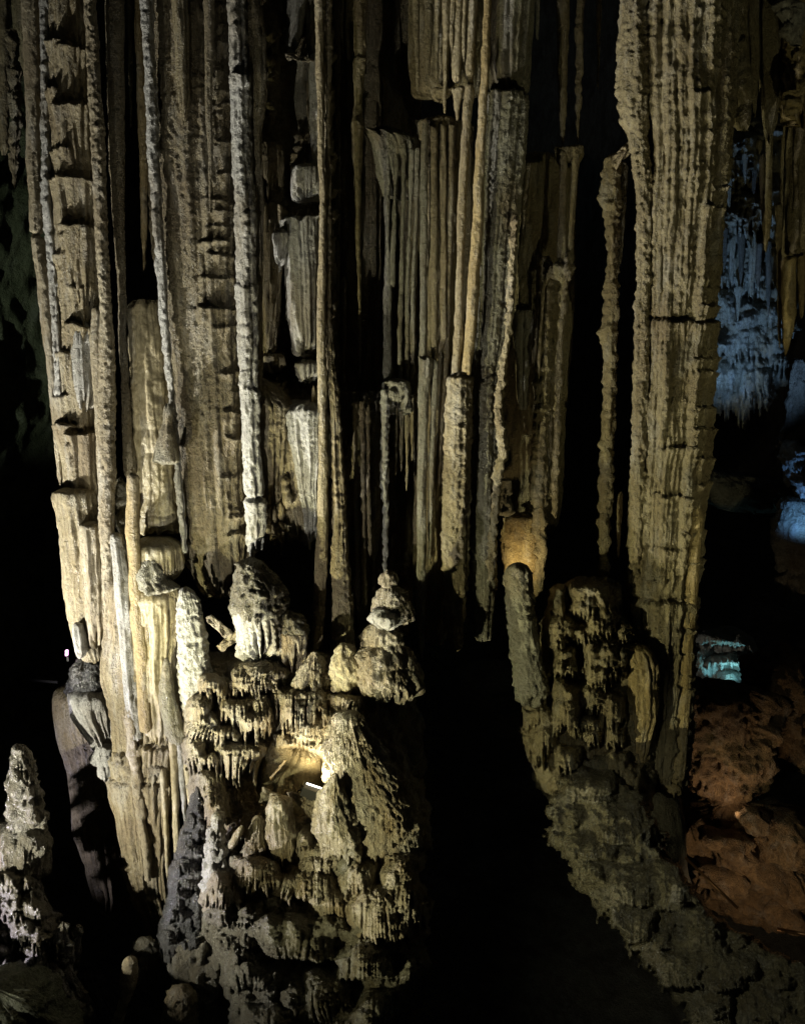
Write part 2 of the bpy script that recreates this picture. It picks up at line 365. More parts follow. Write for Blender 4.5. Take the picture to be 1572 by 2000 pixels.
def relief(name, rows, base, lobes, mat, parent=None, step=2.2, bil=((60, 10), (26, 6), (12, 3), (6, 1.6)), ti=(34, 9, 26, 6.5), fl=(7, 2.0), dents=(), curl=1.0, erad=46, sharp=26.0, rag=0, en=1.0, **lab):
    """one welded flowstone mass: a relief of bulges with ragged fringes melting into each other; rows = outline (y, left, right), base = distance by y"""
    SEED[0] += 1; seed = SEED[0]
    R = np.array(sorted(rows), float); y0, y1 = R[0, 0], R[-1, 0]; x0, x1 = R[:, 1].min(), R[:, 2].max()
    V, X = np.meshgrid(np.arange(y0, y1, step), np.arange(x0 - 6, x1 + 6, step), indexing='ij')
    xl = np.interp(V, R[:, 0], R[:, 1]); xr = np.interp(V, R[:, 0], R[:, 2])
    e = np.minimum(np.minimum(X - xl, xr - X), (V - y0) * 1.2) + en * (9 * n2(X / 22, V / 22, seed) + 4 * n2(X / 8, V / 8, seed + 1))
    if rag:
        hr, br, tr_ = ribs(X + 0 * V, V * 0, 8, seed + 61)
        e = np.minimum(e, y1 - V - rag * (.55 + .45 * n2(X / 24, V * 0, seed + 5)) + rag * .55 * hsh(br, 2) * (1 - tr_ ** 1.6))
    B = np.interp(V, [b[0] for b in base], [b[1] for b in base])
    ee = np.clip(e / erad, 0, 1); B = B + curl * (1 - np.sqrt(ee * (2 - ee)))
    s_ = pxs(V, B)
    U = X + 9 * n2(X / 40, V / 60, seed + 2) + seed * 31
    acc = np.exp(sharp * np.zeros_like(V))
    for k, (y, xa, xb, hh, bulge, dp) in enumerate(lobes):
        m = (V > y - 10) & (V < y + hh + dp + 20) & (X > xa - 25) & (X < xb + 25)
        if not m.any(): continue
        Vm, Xm, Um = V[m], X[m], U[m]
        h, bid, t = ribs(Um, Vm * 0 + k, 7, seed + k)
        Ld = (.2 + .8 * hsh(bid, seed + k + .5)) * (1 - t ** 1.7) * dp
        u = (Xm - (xa + xb) / 2) / ((xb - xa) / 2) + .14 * n2(Vm / 20, Xm / 40, seed + k)
        yt = Vm - y - 5 * n2(Xm / 16, Vm * 0, seed + k + 3)
        q = np.clip(yt / (hh * .55), 0, 1); dome = np.sqrt(q * (2 - q))
        cut = np.clip((hh + Ld - yt) / 4.0, 0, 1)
        hgt = bulge * dome * cut * np.sqrt(np.clip(1 - u * u, 0, 1)) * (.86 + .16 * h * np.clip((yt - hh * .3) / (hh * .4), 0, 1))
        acc[m] += np.exp(sharp * hgt) - 1
    Hh = np.log(acc) / sharp
    for (xc, yc, rx, ry, dep) in dents:
        g = ((X - xc) / rx) ** 2 + ((V - yc) / ry) ** 2
        k_ = np.clip((1.25 - g) / .5, 0, 1); k_ = k_ * k_ * (3 - 2 * k_); Hh = Hh * (1 - k_) - dep * k_
    D = np.zeros_like(V); sd = seed * 7.3
    for sc, am in bil:
        D += am * (2.6 * np.abs(n3(X / sc + sd, V / sc + sd, (B + Hh) / .01 / sc * .5)) - .8)
    if fl:
        h, bid, t = ribs(U, V, fl[0], seed + 19); D += fl[1] * (h * (.5 + .5 * hsh(bid, 3)) - .5)
    if ti:
        Ht, am, jag, dw = ti
        h, bid, t = ribs(U, V, dw, seed + 77)
        b_ = V + 1.1 * Ht * n2(X / (Ht * 1.8), V / (Ht * 4), seed + 8); k0 = np.floor(b_ / Ht)
        Ld = hsh(bid * 1.7 + k0 * 9.1, seed) * (1 - t * t) * jag
        q = (b_ - Ld) / Ht; k1 = np.floor(q); f = q - k1
        aa = np.clip(.5 + .8 * n2(X / (Ht * 1.5) + k1 * 3.3, k1 * 1.9, seed + 4), 0, 1.2)
        D += am * aa * (np.power(f, .55) - .5 - np.clip((f - .93) / .07, 0, 1))
    Y = B - Hh - D * s_ * np.clip(ee * 3, .5, 1)
    P = np.stack(at(X, V, Y), -1)
    ok = e > 0; idx = np.arange(V.size).reshape(V.shape)
    f = np.stack([idx[:-1, :-1], idx[1:, :-1], idx[1:, 1:], idx[:-1, 1:]], -1)
    fo = (ok[:-1, :-1] & ok[1:, :-1] & ok[1:, 1:] & ok[:-1, 1:])
    f = f[fo]; used = np.unique(f); mp = np.full(V.size, -1); mp[used] = np.arange(len(used))
    o = link(name, P.reshape(-1, 3)[used], mp[f], mat, parent=parent)
    if parent is None: tag(o, kind='thing', **lab)
    return o
# ================================================================== SETTING
gx = lambda x, y, z: (x, y, z)
def fl_d(P, u, v): return fbm(P, 5, .9, 6) + fbm(P, 1.2, .25, 3, bil=True)
# floor of the chasm, far down, and the far walls of the hall
sheet('cave_floor', [(-90, 2, -3.5), (90, 2, -3.5), (-90, 82, -1.5), (90, 82, -1.5)], 'far', 110, 85, fl_d, kind='structure')
sheet('cave_wall_back', [(-90, 80, -8), (90, 80, -8), (-90, 76, 60), (90, 76, 60)], 'far', 130, 66, lambda P, u, v: fbm(P, 7, 1.8, 6, .5) , kind='structure')
# left wall of the hall seen past the tiered column
sheet('cave_wall_left', [P3(-160, 1500, 21), P3(140, 1500, 24), P3(-160, -260, 19), P3(140, -260, 22)], 'moss', 100, 190,
      lambda P, u, v: fbm(P, 2.6, .8, 6, .7) + fbm(P, .7, .12, 3, bil=True) - 3.0 * np.clip((.45 - v) / .25, 0, 1), kind='structure')

# ================================================================== LEFT: stalactites and the tiered column
def F(name, rows, Y, mat, sty='pipe', label=None, cat=None, group=None, **k):
    kk = dict(k)
    if label: kk['label'] = label
    if cat: kk['cat'] = cat
    if group: kk['group'] = group
    return form(name, rows, Y, mat, sty, **kk)
F('stalactite', [(-300, -14, 26), (0, -8, 22), (200, -3, 20), (290, 2, 18), (303, 6, 14)], 16.5, 'olive', 'pipe', 'smooth olive stalactite with a blunt broken end at the far upper left', 'stalactite')
F('stalactite', [(60, 16, 34), (85, 15, 40), (118, 22, 36), (140, 16, 44), (160, 19, 42), (172, 24, 38), (180, 19, 42), (222, 22, 42), (228, 26, 38), (234, 21, 42), (265, 22, 40), (290, 21, 36), (330, 24, 34), (366, 28, 30)], 16.2, 'brown', dict(STY['crust'], ti=(26, 2.5, 8, 6)), 'reddish tiered stalactite tapering to a fine tip at the far upper left', 'stalactite')
F('stalactite', [(-300, 18, 66), (0, 24, 62), (60, 28, 55), (110, 36, 52), (150, 42, 48)], 17.2, 'olive', 'flute', 'short dark stalactite behind the reddish tiered stalactite', 'stalactite')

tc = thing('tiered_column', 'tall tan column of stacked fringed tiers beside the dark void', 'column', 165, 1290, 14.8)
F('pipe', [(-400, 28, 72), (0, 44, 78), (300, 52, 80), (452, 60, 83), (458, 64, 82), (464, 62, 88), (600, 77, 103), (800, 101, 118), (930, 113, 122), (948, 116, 119)], 14.6, 'pink', 'pipe', parent=tc, cracks=[(456, 5, 3)])
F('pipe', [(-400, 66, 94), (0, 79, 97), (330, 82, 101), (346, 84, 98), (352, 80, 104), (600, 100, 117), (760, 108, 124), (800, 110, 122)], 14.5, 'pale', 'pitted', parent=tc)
F('shaft', [(-400, 78, 190), (0, 92, 172), (300, 97, 186), (600, 112, 196), (800, 118, 196), (930, 126, 198), (955, 134, 196)], 14.5, 'tan', dict(fl=[(24, 5), (8.5, 6.5), (4.5, 2)], bil=[(9, .8, 2.5)], wob=.08), parent=tc, kd=.6, drip=(10, 24),
  tiers=[(92, 10, 9, 30, 92, 150, .5), (104, 10, 15, 40, 130, 176, .8), (186, 11, 8, 24, 92, 130, .5), (212, 13, 18, 60, 124, 186, .7), (300, 6, 5, 26, 100, 150, .4), (354, 10, 6, 50, 80, 192, .45), (446, 12, 12, 70, 136, 200, .7), (500, 6, 5, 30, 100, 140, .4), (560, 6, 6, 24, 150, 200, .4), (636, 11, 12, 60, 140, 186, .6), (690, 8, 7, 30, 114, 150, .5), (772, 9, 6, 30, 110, 144, .5), (826, 12, 9, 50, 112, 160, .6), (844, 11, 12, 50, 150, 200, .7)])
F('tier', [(441, 146, 178), (448, 134, 190), (460, 135, 191), (520, 139, 190), (560, 146, 188)], 14.42, 'tan', 'curt', parent=tc, drip=(9, 50, .3), cap=4)
F('tier', [(196, 130, 160), (206, 118, 176), (220, 118, 178), (290, 124, 178), (315, 130, 176)], 14.45, 'tan', 'curt', parent=tc, drip=(9, 34, .3), cap=6)
F('tier', [(627, 144, 166), (640, 138, 176), (655, 139, 178), (740, 146, 182), (770, 152, 180)], 14.4, 'pale', 'curt', parent=tc, drip=(8, 40, .3))
F('tier', [(950, 125, 190), (960, 109, 194), (972, 108, 196), (1000, 113, 198), (1060, 119, 204), (1150, 128, 208), (1230, 142, 214), (1270, 155, 216), (1290, 168, 212)], 14.3, 'tan', dict(STY['curt'], ti=(60, 4, 30, 9)), parent=tc, cap=5)
F('tier', [(1018, 165, 196), (1026, 158, 200), (1100, 160, 204), (1190, 168, 210), (1230, 176, 206)], 14.15, 'pink', 'curt', parent=tc, drip=(12, 40), cap=4)
F('tier', [(1215, 142, 160), (1240, 143, 168), (1270, 148, 172), (1285, 154, 166)], 14.15, 'pale', 'curt', parent=tc, cap=5)
F('pipe', [(600, 182, 198), (660, 176, 200), (760, 182, 206), (900, 190, 208), (960, 194, 206)], 14.35, 'pink', 'pipe', parent=tc)

F('knobby_column', [(-400, 150, 180), (0, 164, 186), (150, 172, 197), (300, 180, 207), (460, 187, 211), (600, 195, 217), (700, 193, 224), (820, 193, 226), (1000, 193, 225), (1100, 198, 222), (1200, 204, 230), (1350, 216, 248), (1440, 223, 250), (1480, 226, 252)], 14.1, 'pink',
  dict(fl=[(6, 1.2)], bil=[(8, 1.3, 1.2), (5, 1.0, 1.5)], wob=.06), 'long rosy knobbly column between the stacked tiers and the smooth pipe', 'column')
F('pipe_column', [(-400, 198, 236), (0, 207, 242), (200, 211, 243), (330, 215, 244), (460, 223, 244), (600, 231, 246), (750, 237, 252), (880, 240, 262), (930, 242, 266)], 14.35, 'brown', 'pipe', 'slender brown pipe column along the edge of the black cleft', 'column')
bc = thing('braided_column', 'lilac and rusty braided column of thin ribs left of the cream column', 'column', 330, 1880, 13.9)
F('rib', [(1040, 216, 240), (1100, 220, 250), (1250, 234, 262), (1400, 248, 276), (1450, 252, 280)], 13.86, 'pale', 'curt', parent=bc)
F('rib', [(930, 226, 246), (1000, 224, 250), (1080, 226, 250), (1110, 230, 246)], 14.4, 'grey', 'lump', parent=bc)
F('rib', [(1380, 244, 262), (1450, 250, 270), (1560, 262, 280), (1660, 276, 292), (1720, 284, 296)], 13.85, 'pink', 'knob', parent=bc, tadj=.6)
F('tier', [(1462, 226, 255), (1470, 218, 258), (1490, 222, 258), (1500, 226, 254)], 13.9, 'tan', 'dome', parent=bc, cap=5)

F('stalactite', [(-400, 258, 296), (0, 264, 288), (200, 268, 289), (330, 274, 290), (460, 277, 288), (515, 279, 286), (530, 281, 283)], 15.1, 'ochre', 'pipe', 'smooth ochre stalactite hanging alone in the black cleft above the broken stump', 'stalactite')
F('stalactite', [(-400, 244, 258), (0, 250, 260), (150, 253, 260), (250, 255, 258)], 15.6, 'olive', 'pipe', 'thin dark stalactite deep in the cleft next to the ochre one', 'stalactite')

cc = thing('cream_column', 'broken cream column with a domed stump top and fluted tiers below', 'column', 320, 1720, 14.2)
F('curtain', [(1120, 206, 356), (1300, 212, 354), (1450, 224, 346), (1550, 226, 338), (1650, 242, 332), (1740, 262, 330), (1810, 292, 336), (1870, 318, 338), (1884, 326, 334)], 13.92, 'tan', dict(fl=[(22, 9), (9, 7.5), (4.5, 2)], bil=[(10, 1.2, 2)], wob=.12), parent=cc, kd=.4, drip=(9, 30, .2),
  tiers=[(1450, 9, 8, 30, 270, 340, .6), (1480, 8, 6, 20, 215, 262, .6), (1516, 10, 8, 40, 215, 270, .6), (1522, 9, 8, 40, 275, 340, .6), (1690, 7, 8, 30, 245, 290, .6), (1745, 7, 8, 30, 265, 320, .6)])
F('stump', [(586, 270, 300), (592, 256, 314), (604, 250, 320), (640, 251, 323), (750, 257, 330), (850, 264, 342), (950, 268, 352), (1030, 262, 356), (1042, 258, 356)], 14.3, 'cream', dict(fl=[(16, 2.6), (6, .9)], bil=[(30, 2), (9, .8)], wob=.06), parent=cc, cracks=[(1000, 3, 2)])
F('pipe', [(922, 254, 266), (935, 247, 272), (1000, 246, 274), (1060, 247, 276), (1150, 252, 278), (1300, 264, 292), (1430, 274, 300)], 13.84, 'ochre', 'smooth', parent=cc, tadj=.4)
F('tier', [(1046, 262, 352), (1050, 258, 358), (1100, 258, 358), (1130, 262, 354)], 13.95, 'cream', 'curt', parent=cc, drip=(8, 14), cap=4)
F('tier', [(1140, 262, 340), (1150, 256, 354), (1200, 258, 354), (1268, 266, 352), (1272, 270, 348), (1276, 266, 352), (1350, 270, 352), (1420, 275, 350), (1440, 282, 345)], 13.84, 'cream', dict(fl=[(9, 5), (4, 1.1)], bil=[(12, .8)], wob=.05), parent=cc, cap=6, drip=(8, 14))
F('tier', [(1436, 284, 322), (1446, 276, 330), (1465, 277, 334), (1478, 281, 330)], 13.95, 'mound', 'curt', parent=cc, drip=(7, 14), cap=6)
F('tier', [(1482, 284, 322), (1490, 278, 330), (1502, 280, 330), (1508, 284, 326)], 13.9, 'mound', 'curt', parent=cc, drip=(6, 8), cap=6)
for i, (x, ya, yb, w_) in enumerate([(337, 1440, 1690, 9), (350, 1430, 1610, 7), (362, 1450, 1600, 8), (374, 1450, 1560, 7), (318, 1500, 1720, 7)]):
    F('stalactite', [(ya, x - w_, x + w_), (ya + 60, x - w_ * .8 + 4, x + w_ * .8 + 4), (yb - 30, x - w_ * .6 + 10, x + w_ * .6 + 10), (yb, x + 10, x + 13)], 13.9, 'pale' if i % 2 else 'cream', 'pipe', parent=cc)
F('stalagmite', [(788, 325, 331), (810, 320, 337), (850, 312, 343), (880, 304, 347), (900, 300, 350), (908, 302, 350)], 13.95, 'grey', 'smooth', 'smooth grey cone stalagmite leaning on the cream stump', 'stalagmite', tadj=.5)
F('stalagmite', [(1083, 292, 306), (1092, 282, 318), (1110, 272, 324), (1130, 270, 326), (1148, 274, 350), (1156, 284, 344)], 13.75, 'grey', 'dome', 'round grey knob stalagmite on the ledge of the cream column', 'stalagmite', tadj=.7)
F('stalagmite', [(1284, 322, 328), (1310, 318, 332), (1360, 316, 340), (1400, 318, 352), (1430, 322, 366), (1446, 330, 364), (1452, 338, 356)], 13.6, 'grey', 'smooth', 'tall grey teardrop stalagmite in front of the lower cream column', 'stalagmite', tadj=.5)
F('pipe_column', [(1440, 380, 396), (1500, 384, 404), (1560, 388, 406), (1640, 394, 406), (1680, 398, 404)], 13.6, 'pink', 'pipe', 'short tan straw column beside the dark rippled stalagmite', 'column')

# hanging drapery and dark shelf low on the left
ds = thing('dark_shelf', 'dark domed shelf with a lit white fringe below the tiered column', 'flowstone', 170, 1450, 14.6)
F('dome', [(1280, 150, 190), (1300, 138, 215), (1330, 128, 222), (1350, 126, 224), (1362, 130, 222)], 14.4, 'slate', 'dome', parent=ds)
F('fringe', [(1340, 132, 218), (1352, 128, 220), (1375, 136, 220), (1400, 150, 220), (1430, 172, 220), (1450, 186, 218)], 14.2, 'pale', 'curt', parent=ds, drip=(8, 26), cap=5)
F('fringe', [(1452, 190, 216), (1470, 182, 218), (1500, 190, 220), (1515, 196, 218)], 14.3, 'pale', 'fringe', parent=ds, drip=(8, 22))
F('hanging_drapery', [(1330, 108, 215), (1400, 116, 220), (1500, 136, 228), (1600, 150, 236), (1680, 168, 238), (1740, 186, 236)], 15.6, 'olive', 'flute', 'dim yellowish drapery hanging under the dark domed shelf', 'drapery', drip=(14, 60))

# ================================================================== BROAD SHAFT
bs_ = thing('broad_column', 'broad rough brown column left of the pale grey pipe', 'column', 430, 1160, 15)
F('shaft', [(-400, 262, 455), (0, 284, 452), (300, 296, 462), (660, 322, 474), (830, 338, 480), (1000, 352, 486), (1080, 362, 484), (1110, 376, 478), (1135, 396, 462)], 14.4, 'brown', dict(fl=[(44, 7), (13, 5), (6, 2.4)], bil=[(26, 1.4, 2.5), (9, 1.2, 1.8), (5, 1.0, 1.3)], wob=.09), parent=bs_, kd=.55, drip=(26, 40),
  tiers=[(y, 8 + 3 * math.sin(y), 6 + 3 * math.sin(y * 1.7), hh, xa, xb) for (y, xa, xb, hh) in [(22, 425, 460, 22), (60, 430, 460, 14), (95, 424, 460, 15), (150, 426, 460, 18), (190, 430, 460, 14), (216, 434, 462, 18), (285, 432, 465, 20), (352, 430, 466, 16), (400, 408, 470, 12), (420, 422, 466, 10), (450, 415, 470, 10), (478, 402, 450, 8), (500, 412, 466, 9), (545, 398, 470, 16), (604, 396, 474, 26), (640, 425, 474, 14), (724, 434, 480, 20), (765, 446, 480, 14), (800, 444, 484, 18), (850, 450, 484, 16), (922, 434, 488, 18), (985, 448, 490, 16), (1038, 444, 490, 14), (1000, 448, 480, 10)]])
F('pipe', [(-400, 258, 300), (0, 276, 300), (300, 290, 311), (500, 305, 322), (660, 318, 333), (830, 335, 347), (1000, 350, 360), (1080, 357, 366)], 14.25, 'pale', 'pitted', parent=bs_)
F('stalactite', [(-400, 330, 362), (0, 336, 366), (150, 343, 368), (210, 350, 368), (246, 356, 361)], 14.2, 'olive', 'flute', parent=bs_)
F('stalactite', [(-400, 396, 424), (0, 398, 420), (200, 402, 416), (360, 408, 414), (420, 410, 412)], 14.25, 'brown', 'pipe', parent=bs_)
# ================================================================== PALE GREY PIPE
pp = thing('pale_column', 'pale grey pitted column lit cold white, full height in the middle left', 'column', 490, 1090, 14.5)
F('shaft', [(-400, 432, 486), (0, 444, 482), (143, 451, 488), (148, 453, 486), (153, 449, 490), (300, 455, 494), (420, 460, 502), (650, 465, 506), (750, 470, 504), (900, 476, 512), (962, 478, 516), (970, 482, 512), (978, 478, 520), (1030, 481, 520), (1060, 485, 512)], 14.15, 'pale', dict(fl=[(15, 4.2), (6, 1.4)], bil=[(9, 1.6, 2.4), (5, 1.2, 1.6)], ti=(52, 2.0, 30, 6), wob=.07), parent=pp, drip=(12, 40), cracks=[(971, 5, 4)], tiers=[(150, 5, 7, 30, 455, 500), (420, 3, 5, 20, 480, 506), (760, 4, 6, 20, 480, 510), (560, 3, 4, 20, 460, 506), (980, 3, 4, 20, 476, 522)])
F('rib', [(-400, 470, 515), (0, 480, 512), (130, 484, 520), (150, 488, 522), (260, 490, 512), (420, 494, 512), (560, 497, 514), (700, 500, 512), (760, 500, 508)], 14.3, 'brown', 'flute', parent=pp)

# ================================================================== TIERED RECESS
tr = thing('tiered_recess', 'deep recess of white fringed shelves between the pale column and the thin pipes', 'flowstone', 560, 1060, 16)
TRL = [(-260, 500, 560, 60, .3, 60), (-120, 560, 640, 60, .3, 60), (20, 505, 548, 40, .25, 30), (62, 512, 548, 26, .3, 20), (110, 514, 548, 26, .3, 24), (140, 585, 630, 60, .3, 60), (196, 512, 540, 26, .3, 20), (222, 588, 630, 50, .3, 50), (276, 486, 558, 40, .45, 80), (322, 568, 630, 30, .5, 36), (352, 500, 545, 30, .3, 30), (398, 500, 558, 36, .45, 70), (424, 546, 628, 40, .5, 70), (448, 532, 568, 28, .5, 46),
  (520, 500, 550, 50, .35, 60), (545, 555, 628, 60, .35, 60), (610, 505, 545, 40, .35, 40), (640, 565, 625, 30, .35, 40), (692, 510, 558, 16, .45, 28), (706, 576, 626, 20, .5, 30), (742, 482, 562, 40, .55, 70), (786, 538, 652, 30, .6, 80), (840, 495, 545, 50, .4, 60), (870, 560, 640, 60, .4, 80), (930, 500, 560, 40, .4, 60), (970, 555, 620, 40, .35, 60)]
relief('back_wall', [(-400, 478, 660), (0, 484, 655), (400, 488, 655), (800, 480, 668), (1000, 490, 655), (1085, 505, 640)], [(-400, 15.5), (240, 15.55), (300, 15.25), (380, 15.5), (430, 15.25), (720, 15.5), (800, 15.05), (1085, 15.3)], TRL, 'tan', parent=tr, bil=((40, 4), (14, 2), (6, 1)), ti=(60, 4, 40, 7), fl=(9, 4.2), curl=.6, erad=20, rag=60)
F('stalactite', [(-400, 552, 604), (0, 560, 600), (60, 561, 592), (92, 562, 584), (102, 566, 578)], 15.2, 'pale', 'pipe', parent=tr)
F('rib', [(-400, 596, 624), (0, 600, 622), (200, 606, 624), (330, 612, 626), (700, 612, 626), (740, 616, 624)], 15.3, 'grey', 'flute', parent=tr)
for (x, y, r) in [(528, 72, 10), (527, 118, 9), (536, 150, 9), (526, 205, 9), (524, 235, 9), (500, 238, 9), (582, 290, 6), (583, 268, 8)]:
    F('knob', [(y - r, x - 3, x + 3), (y - r * .4, x - r, x + r), (y + r * .6, x - r, x + r), (y + r, x - r * .6, x + r * .6)], 15.1, 'tan', 'dome', parent=tr, drip=(6, 8), cap=4)
F('bulge', [(90, 545, 575), (150, 540, 584), (220, 540, 585), (270, 548, 578), (285, 556, 570)], 15.7, 'brown', 'smooth', parent=tr)
F('rib', [(110, 582, 606), (200, 580, 604), (270, 586, 602), (300, 590, 596)], 15.3, 'grey', 'flute', parent=tr)
F('rib', [(105, 606, 624), (250, 606, 630), (330, 604, 632), (350, 606, 628)], 15.05, 'pale', 'flute', parent=tr)
def shelf(rows, Y, mat, drp, **k): return F('shelf', rows, Y - .2, mat, k.pop('sty', 'curt'), parent=tr, drip=drp, cap=k.pop('cap', 6), **k)
shelf([(276, 494, 520), (284, 488, 545), (296, 490, 554), (330, 492, 556), (350, 494, 550)], 15.0, 'tan', (8, 60))
shelf([(318, 592, 618), (328, 572, 624), (345, 570, 626), (366, 572, 624)], 15.0, 'pale', (8, 36))
shelf([(398, 508, 545), (406, 503, 554), (424, 505, 555), (600, 510, 546), (680, 514, 540)], 15.0, 'tan', (10, 26))
shelf([(424, 565, 612), (430, 548, 622), (446, 552, 622), (520, 556, 624), (600, 562, 622), (660, 572, 618)], 14.9, 'pale', (9, 46))
shelf([(448, 538, 556), (456, 534, 566), (480, 536, 560), (500, 538, 552)], 14.85, 'pale', (8, 40))
shelf([(690, 524, 550), (697, 513, 556), (708, 514, 557), (716, 518, 552)], 15.0, 'tan', (6, 20))
shelf([(702, 590, 612), (712, 578, 621), (726, 580, 622), (734, 584, 620)], 14.9, 'pale', (6, 20))
shelf([(738, 486, 505), (746, 482, 522), (775, 482, 560), (795, 484, 574), (830, 486, 572), (960, 500, 560), (1000, 512, 552)], 14.6, 'tan', (11, 60), sty=dict(fl=[(13, 6), (6, 2)], bil=[(9, 2)], wob=.1, ti=(50, 3, 30, 7)))
shelf([(780, 600, 618), (792, 560, 645), (806, 548, 652), (822, 552, 650), (900, 572, 640), (1000, 590, 628), (1030, 596, 620)], 14.55, 'pale', (9, 50), sty=dict(fl=[(9, 5), (4, 1.3)], bil=[(9, 1.2)], wob=.08))
shelf([(840, 540, 600), (900, 540, 606), (990, 552, 606), (1030, 566, 604)], 14.75, 'tan', (12, 40))
F('spike', [(752, 611, 615), (775, 608, 618), (798, 604, 622)], 14.5, 'tan', 'pipe', parent=tr)
for (x, y) in [(548, 990), (560, 970), (535, 1000), (545, 1030), (556, 940)]:
    F('knob', [(y - 12, x - 4, x + 4), (y, x - 9, x + 9), (y + 14, x - 7, x + 7), (y + 26, x - 2, x + 2)], 14.45, 'tan', 'knob', parent=tr, tadj=.6)
# broken pale slab lodged above
def slab(name, p, mat, Y, thick, depth, parent=None, seed=1, **lab):
    """rough broken plate with an outline in photo pixels and a real thickness"""
    p = np.array(p, float); q = np.vstack([p, p[:1]]); L_ = np.concatenate([[0], np.cumsum(np.hypot(*np.diff(q, axis=0).T))])
    n = 56; s_ = np.linspace(0, L_[-1], n + 1)[:-1]; ox = np.interp(s_, L_, q[:, 0]); oy = np.interp(s_, L_, q[:, 1])
    ox = ox + 1.6 * n2(s_ / 5, s_ * 0, seed); oy = oy + 1.6 * n2(s_ / 5, s_ * 0, seed + 4); mx_, my_ = ox.mean(), oy.mean()
    V_ = []
    for dz, gr in ((.04, .02), (.03, .3), (.02, .6), (0, .85), (.06, .97), (.2, 1.02), (.5, 1.0), (.8, 1.02), (.95, .96), (1, .6), (1, .02)):
        x_ = mx_ + (ox - mx_) * gr; y_ = my_ + (oy - my_) * gr
        z_ = Y + depth * (dz + .14 * n2(x_ / 7, y_ / 7, seed) + .08 * n2(x_ / 3, y_ / 3, seed + 2))
        V_.append(np.stack(at(x_, y_, z_), -1))
    V_ = np.array(V_); m_ = len(V_); idx = np.arange(m_ * n).reshape(m_, n); r_ = np.roll(idx, -1, 1)
    f_ = np.stack([idx[:-1], idx[1:], r_[1:], r_[:-1]], -1).reshape(-1, 4)
    o = link(name, V_.reshape(-1, 3), f_, mat, parent=parent)
    if parent is None: tag(o, kind='thing', **lab)
    return o
slab('broken_slab', [(556, 106), (566, 104), (580, 107), (594, 109), (606, 113), (613, 120), (604, 122), (590, 120), (574, 117), (562, 118)], 'mound', 14.8, 1, .5, label='small pale broken slab lodged high in the tiered recess', cat='slab')

# ================================================================== THIN PIPES IN THE MIDDLE
F('pipe_column', [(-400, 606, 632), (0, 615, 632), (200, 619, 633), (400, 624, 636), (560, 620, 636), (700, 619, 637), (850, 622, 640), (1000, 620, 642), (1100, 614, 640), (1200, 612, 634), (1270, 606, 628), (1300, 600, 632)], 14.3, 'tan', 'pipe', 'thin tan pipe column rising from a fringed cone base', 'column')
F('pipe_column', [(-400, 632, 650), (0, 636, 648), (200, 636, 645), (420, 632, 644), (650, 637, 648), (790, 644, 664), (900, 648, 670), (980, 648, 674), (1040, 648, 678), (1120, 646, 684), (1200, 650, 688), (1270, 650, 692), (1290, 648, 694)], 14.35, 'tan', dict(fl=[(12, 4), (5, 1)], ti=(22, 3.5, 8, 8), bil=[(10, 1.8)], wob=.07), 'knotted white and tan pipe column, second of the pair with cone bases', 'column')

dr = thing('dark_recess', 'black recess with faint thin pipes and a fluted curtain at centre', 'flowstone', 700, 1200, 17)
F('pipe', [(-400, 684, 724), (0, 690, 717), (100, 692, 713), (116, 693, 712), (121, 688, 714), (128, 690, 712), (200, 693, 708), (232, 689, 706), (246, 685, 712), (260, 687, 710), (330, 690, 706), (420, 694, 704), (600, 699, 706), (740, 701, 706)], 15.4, 'tan', 'pipe', parent=dr)
for (x, ya, yb, w_, Y) in [(660, -400, 760, 6, 15.8), (738, 200, 730, 4, 16.2), (672, 540, 760, 5, 15.8), (725, 300, 740, 4, 16.4), (715, -400, 500, 5, 16.5), (760, -400, 250, 8, 16.6), (786, -400, 230, 6, 16.6)]:
    F('pipe', [(ya, x - w_, x + w_), ((ya + yb) / 2, x - w_ * .8, x + w_ * .8), (yb - 20, x - w_ * .5, x + w_ * .5), (yb, x - 1, x + 1)], Y, 'olive', 'pipe', parent=dr)
F('curtain', [(764, 660, 735), (772, 648, 742), (784, 650, 742), (850, 654, 740), (1000, 662, 738), (1150, 676, 730), (1200, 684, 722)], 15.1, 'brown', dict(fl=[(11, 6.5), (5, 1)], ti=(45, 2, 10, 9), bil=[(10, 1.2)], wob=.06), parent=dr, drip=(11, 40), cap=5)
for (x, w_, ya, yb) in [(694, 5, 784, 1200), (707, 5, 784, 1190), (718, 3, 790, 1090)]:
    F('rib', [(ya, x - w_, x + w_), (1000, x - w_ + 2, x + w_ + 2), (yb - 20, x - w_ + 5, x + w_ + 5), (yb, x + 3, x + 6)], 14.9, 'tan', dict(ti=(24, 2.5, 8, 8), bil=[(10, 1.4)], wob=.1), parent=dr)

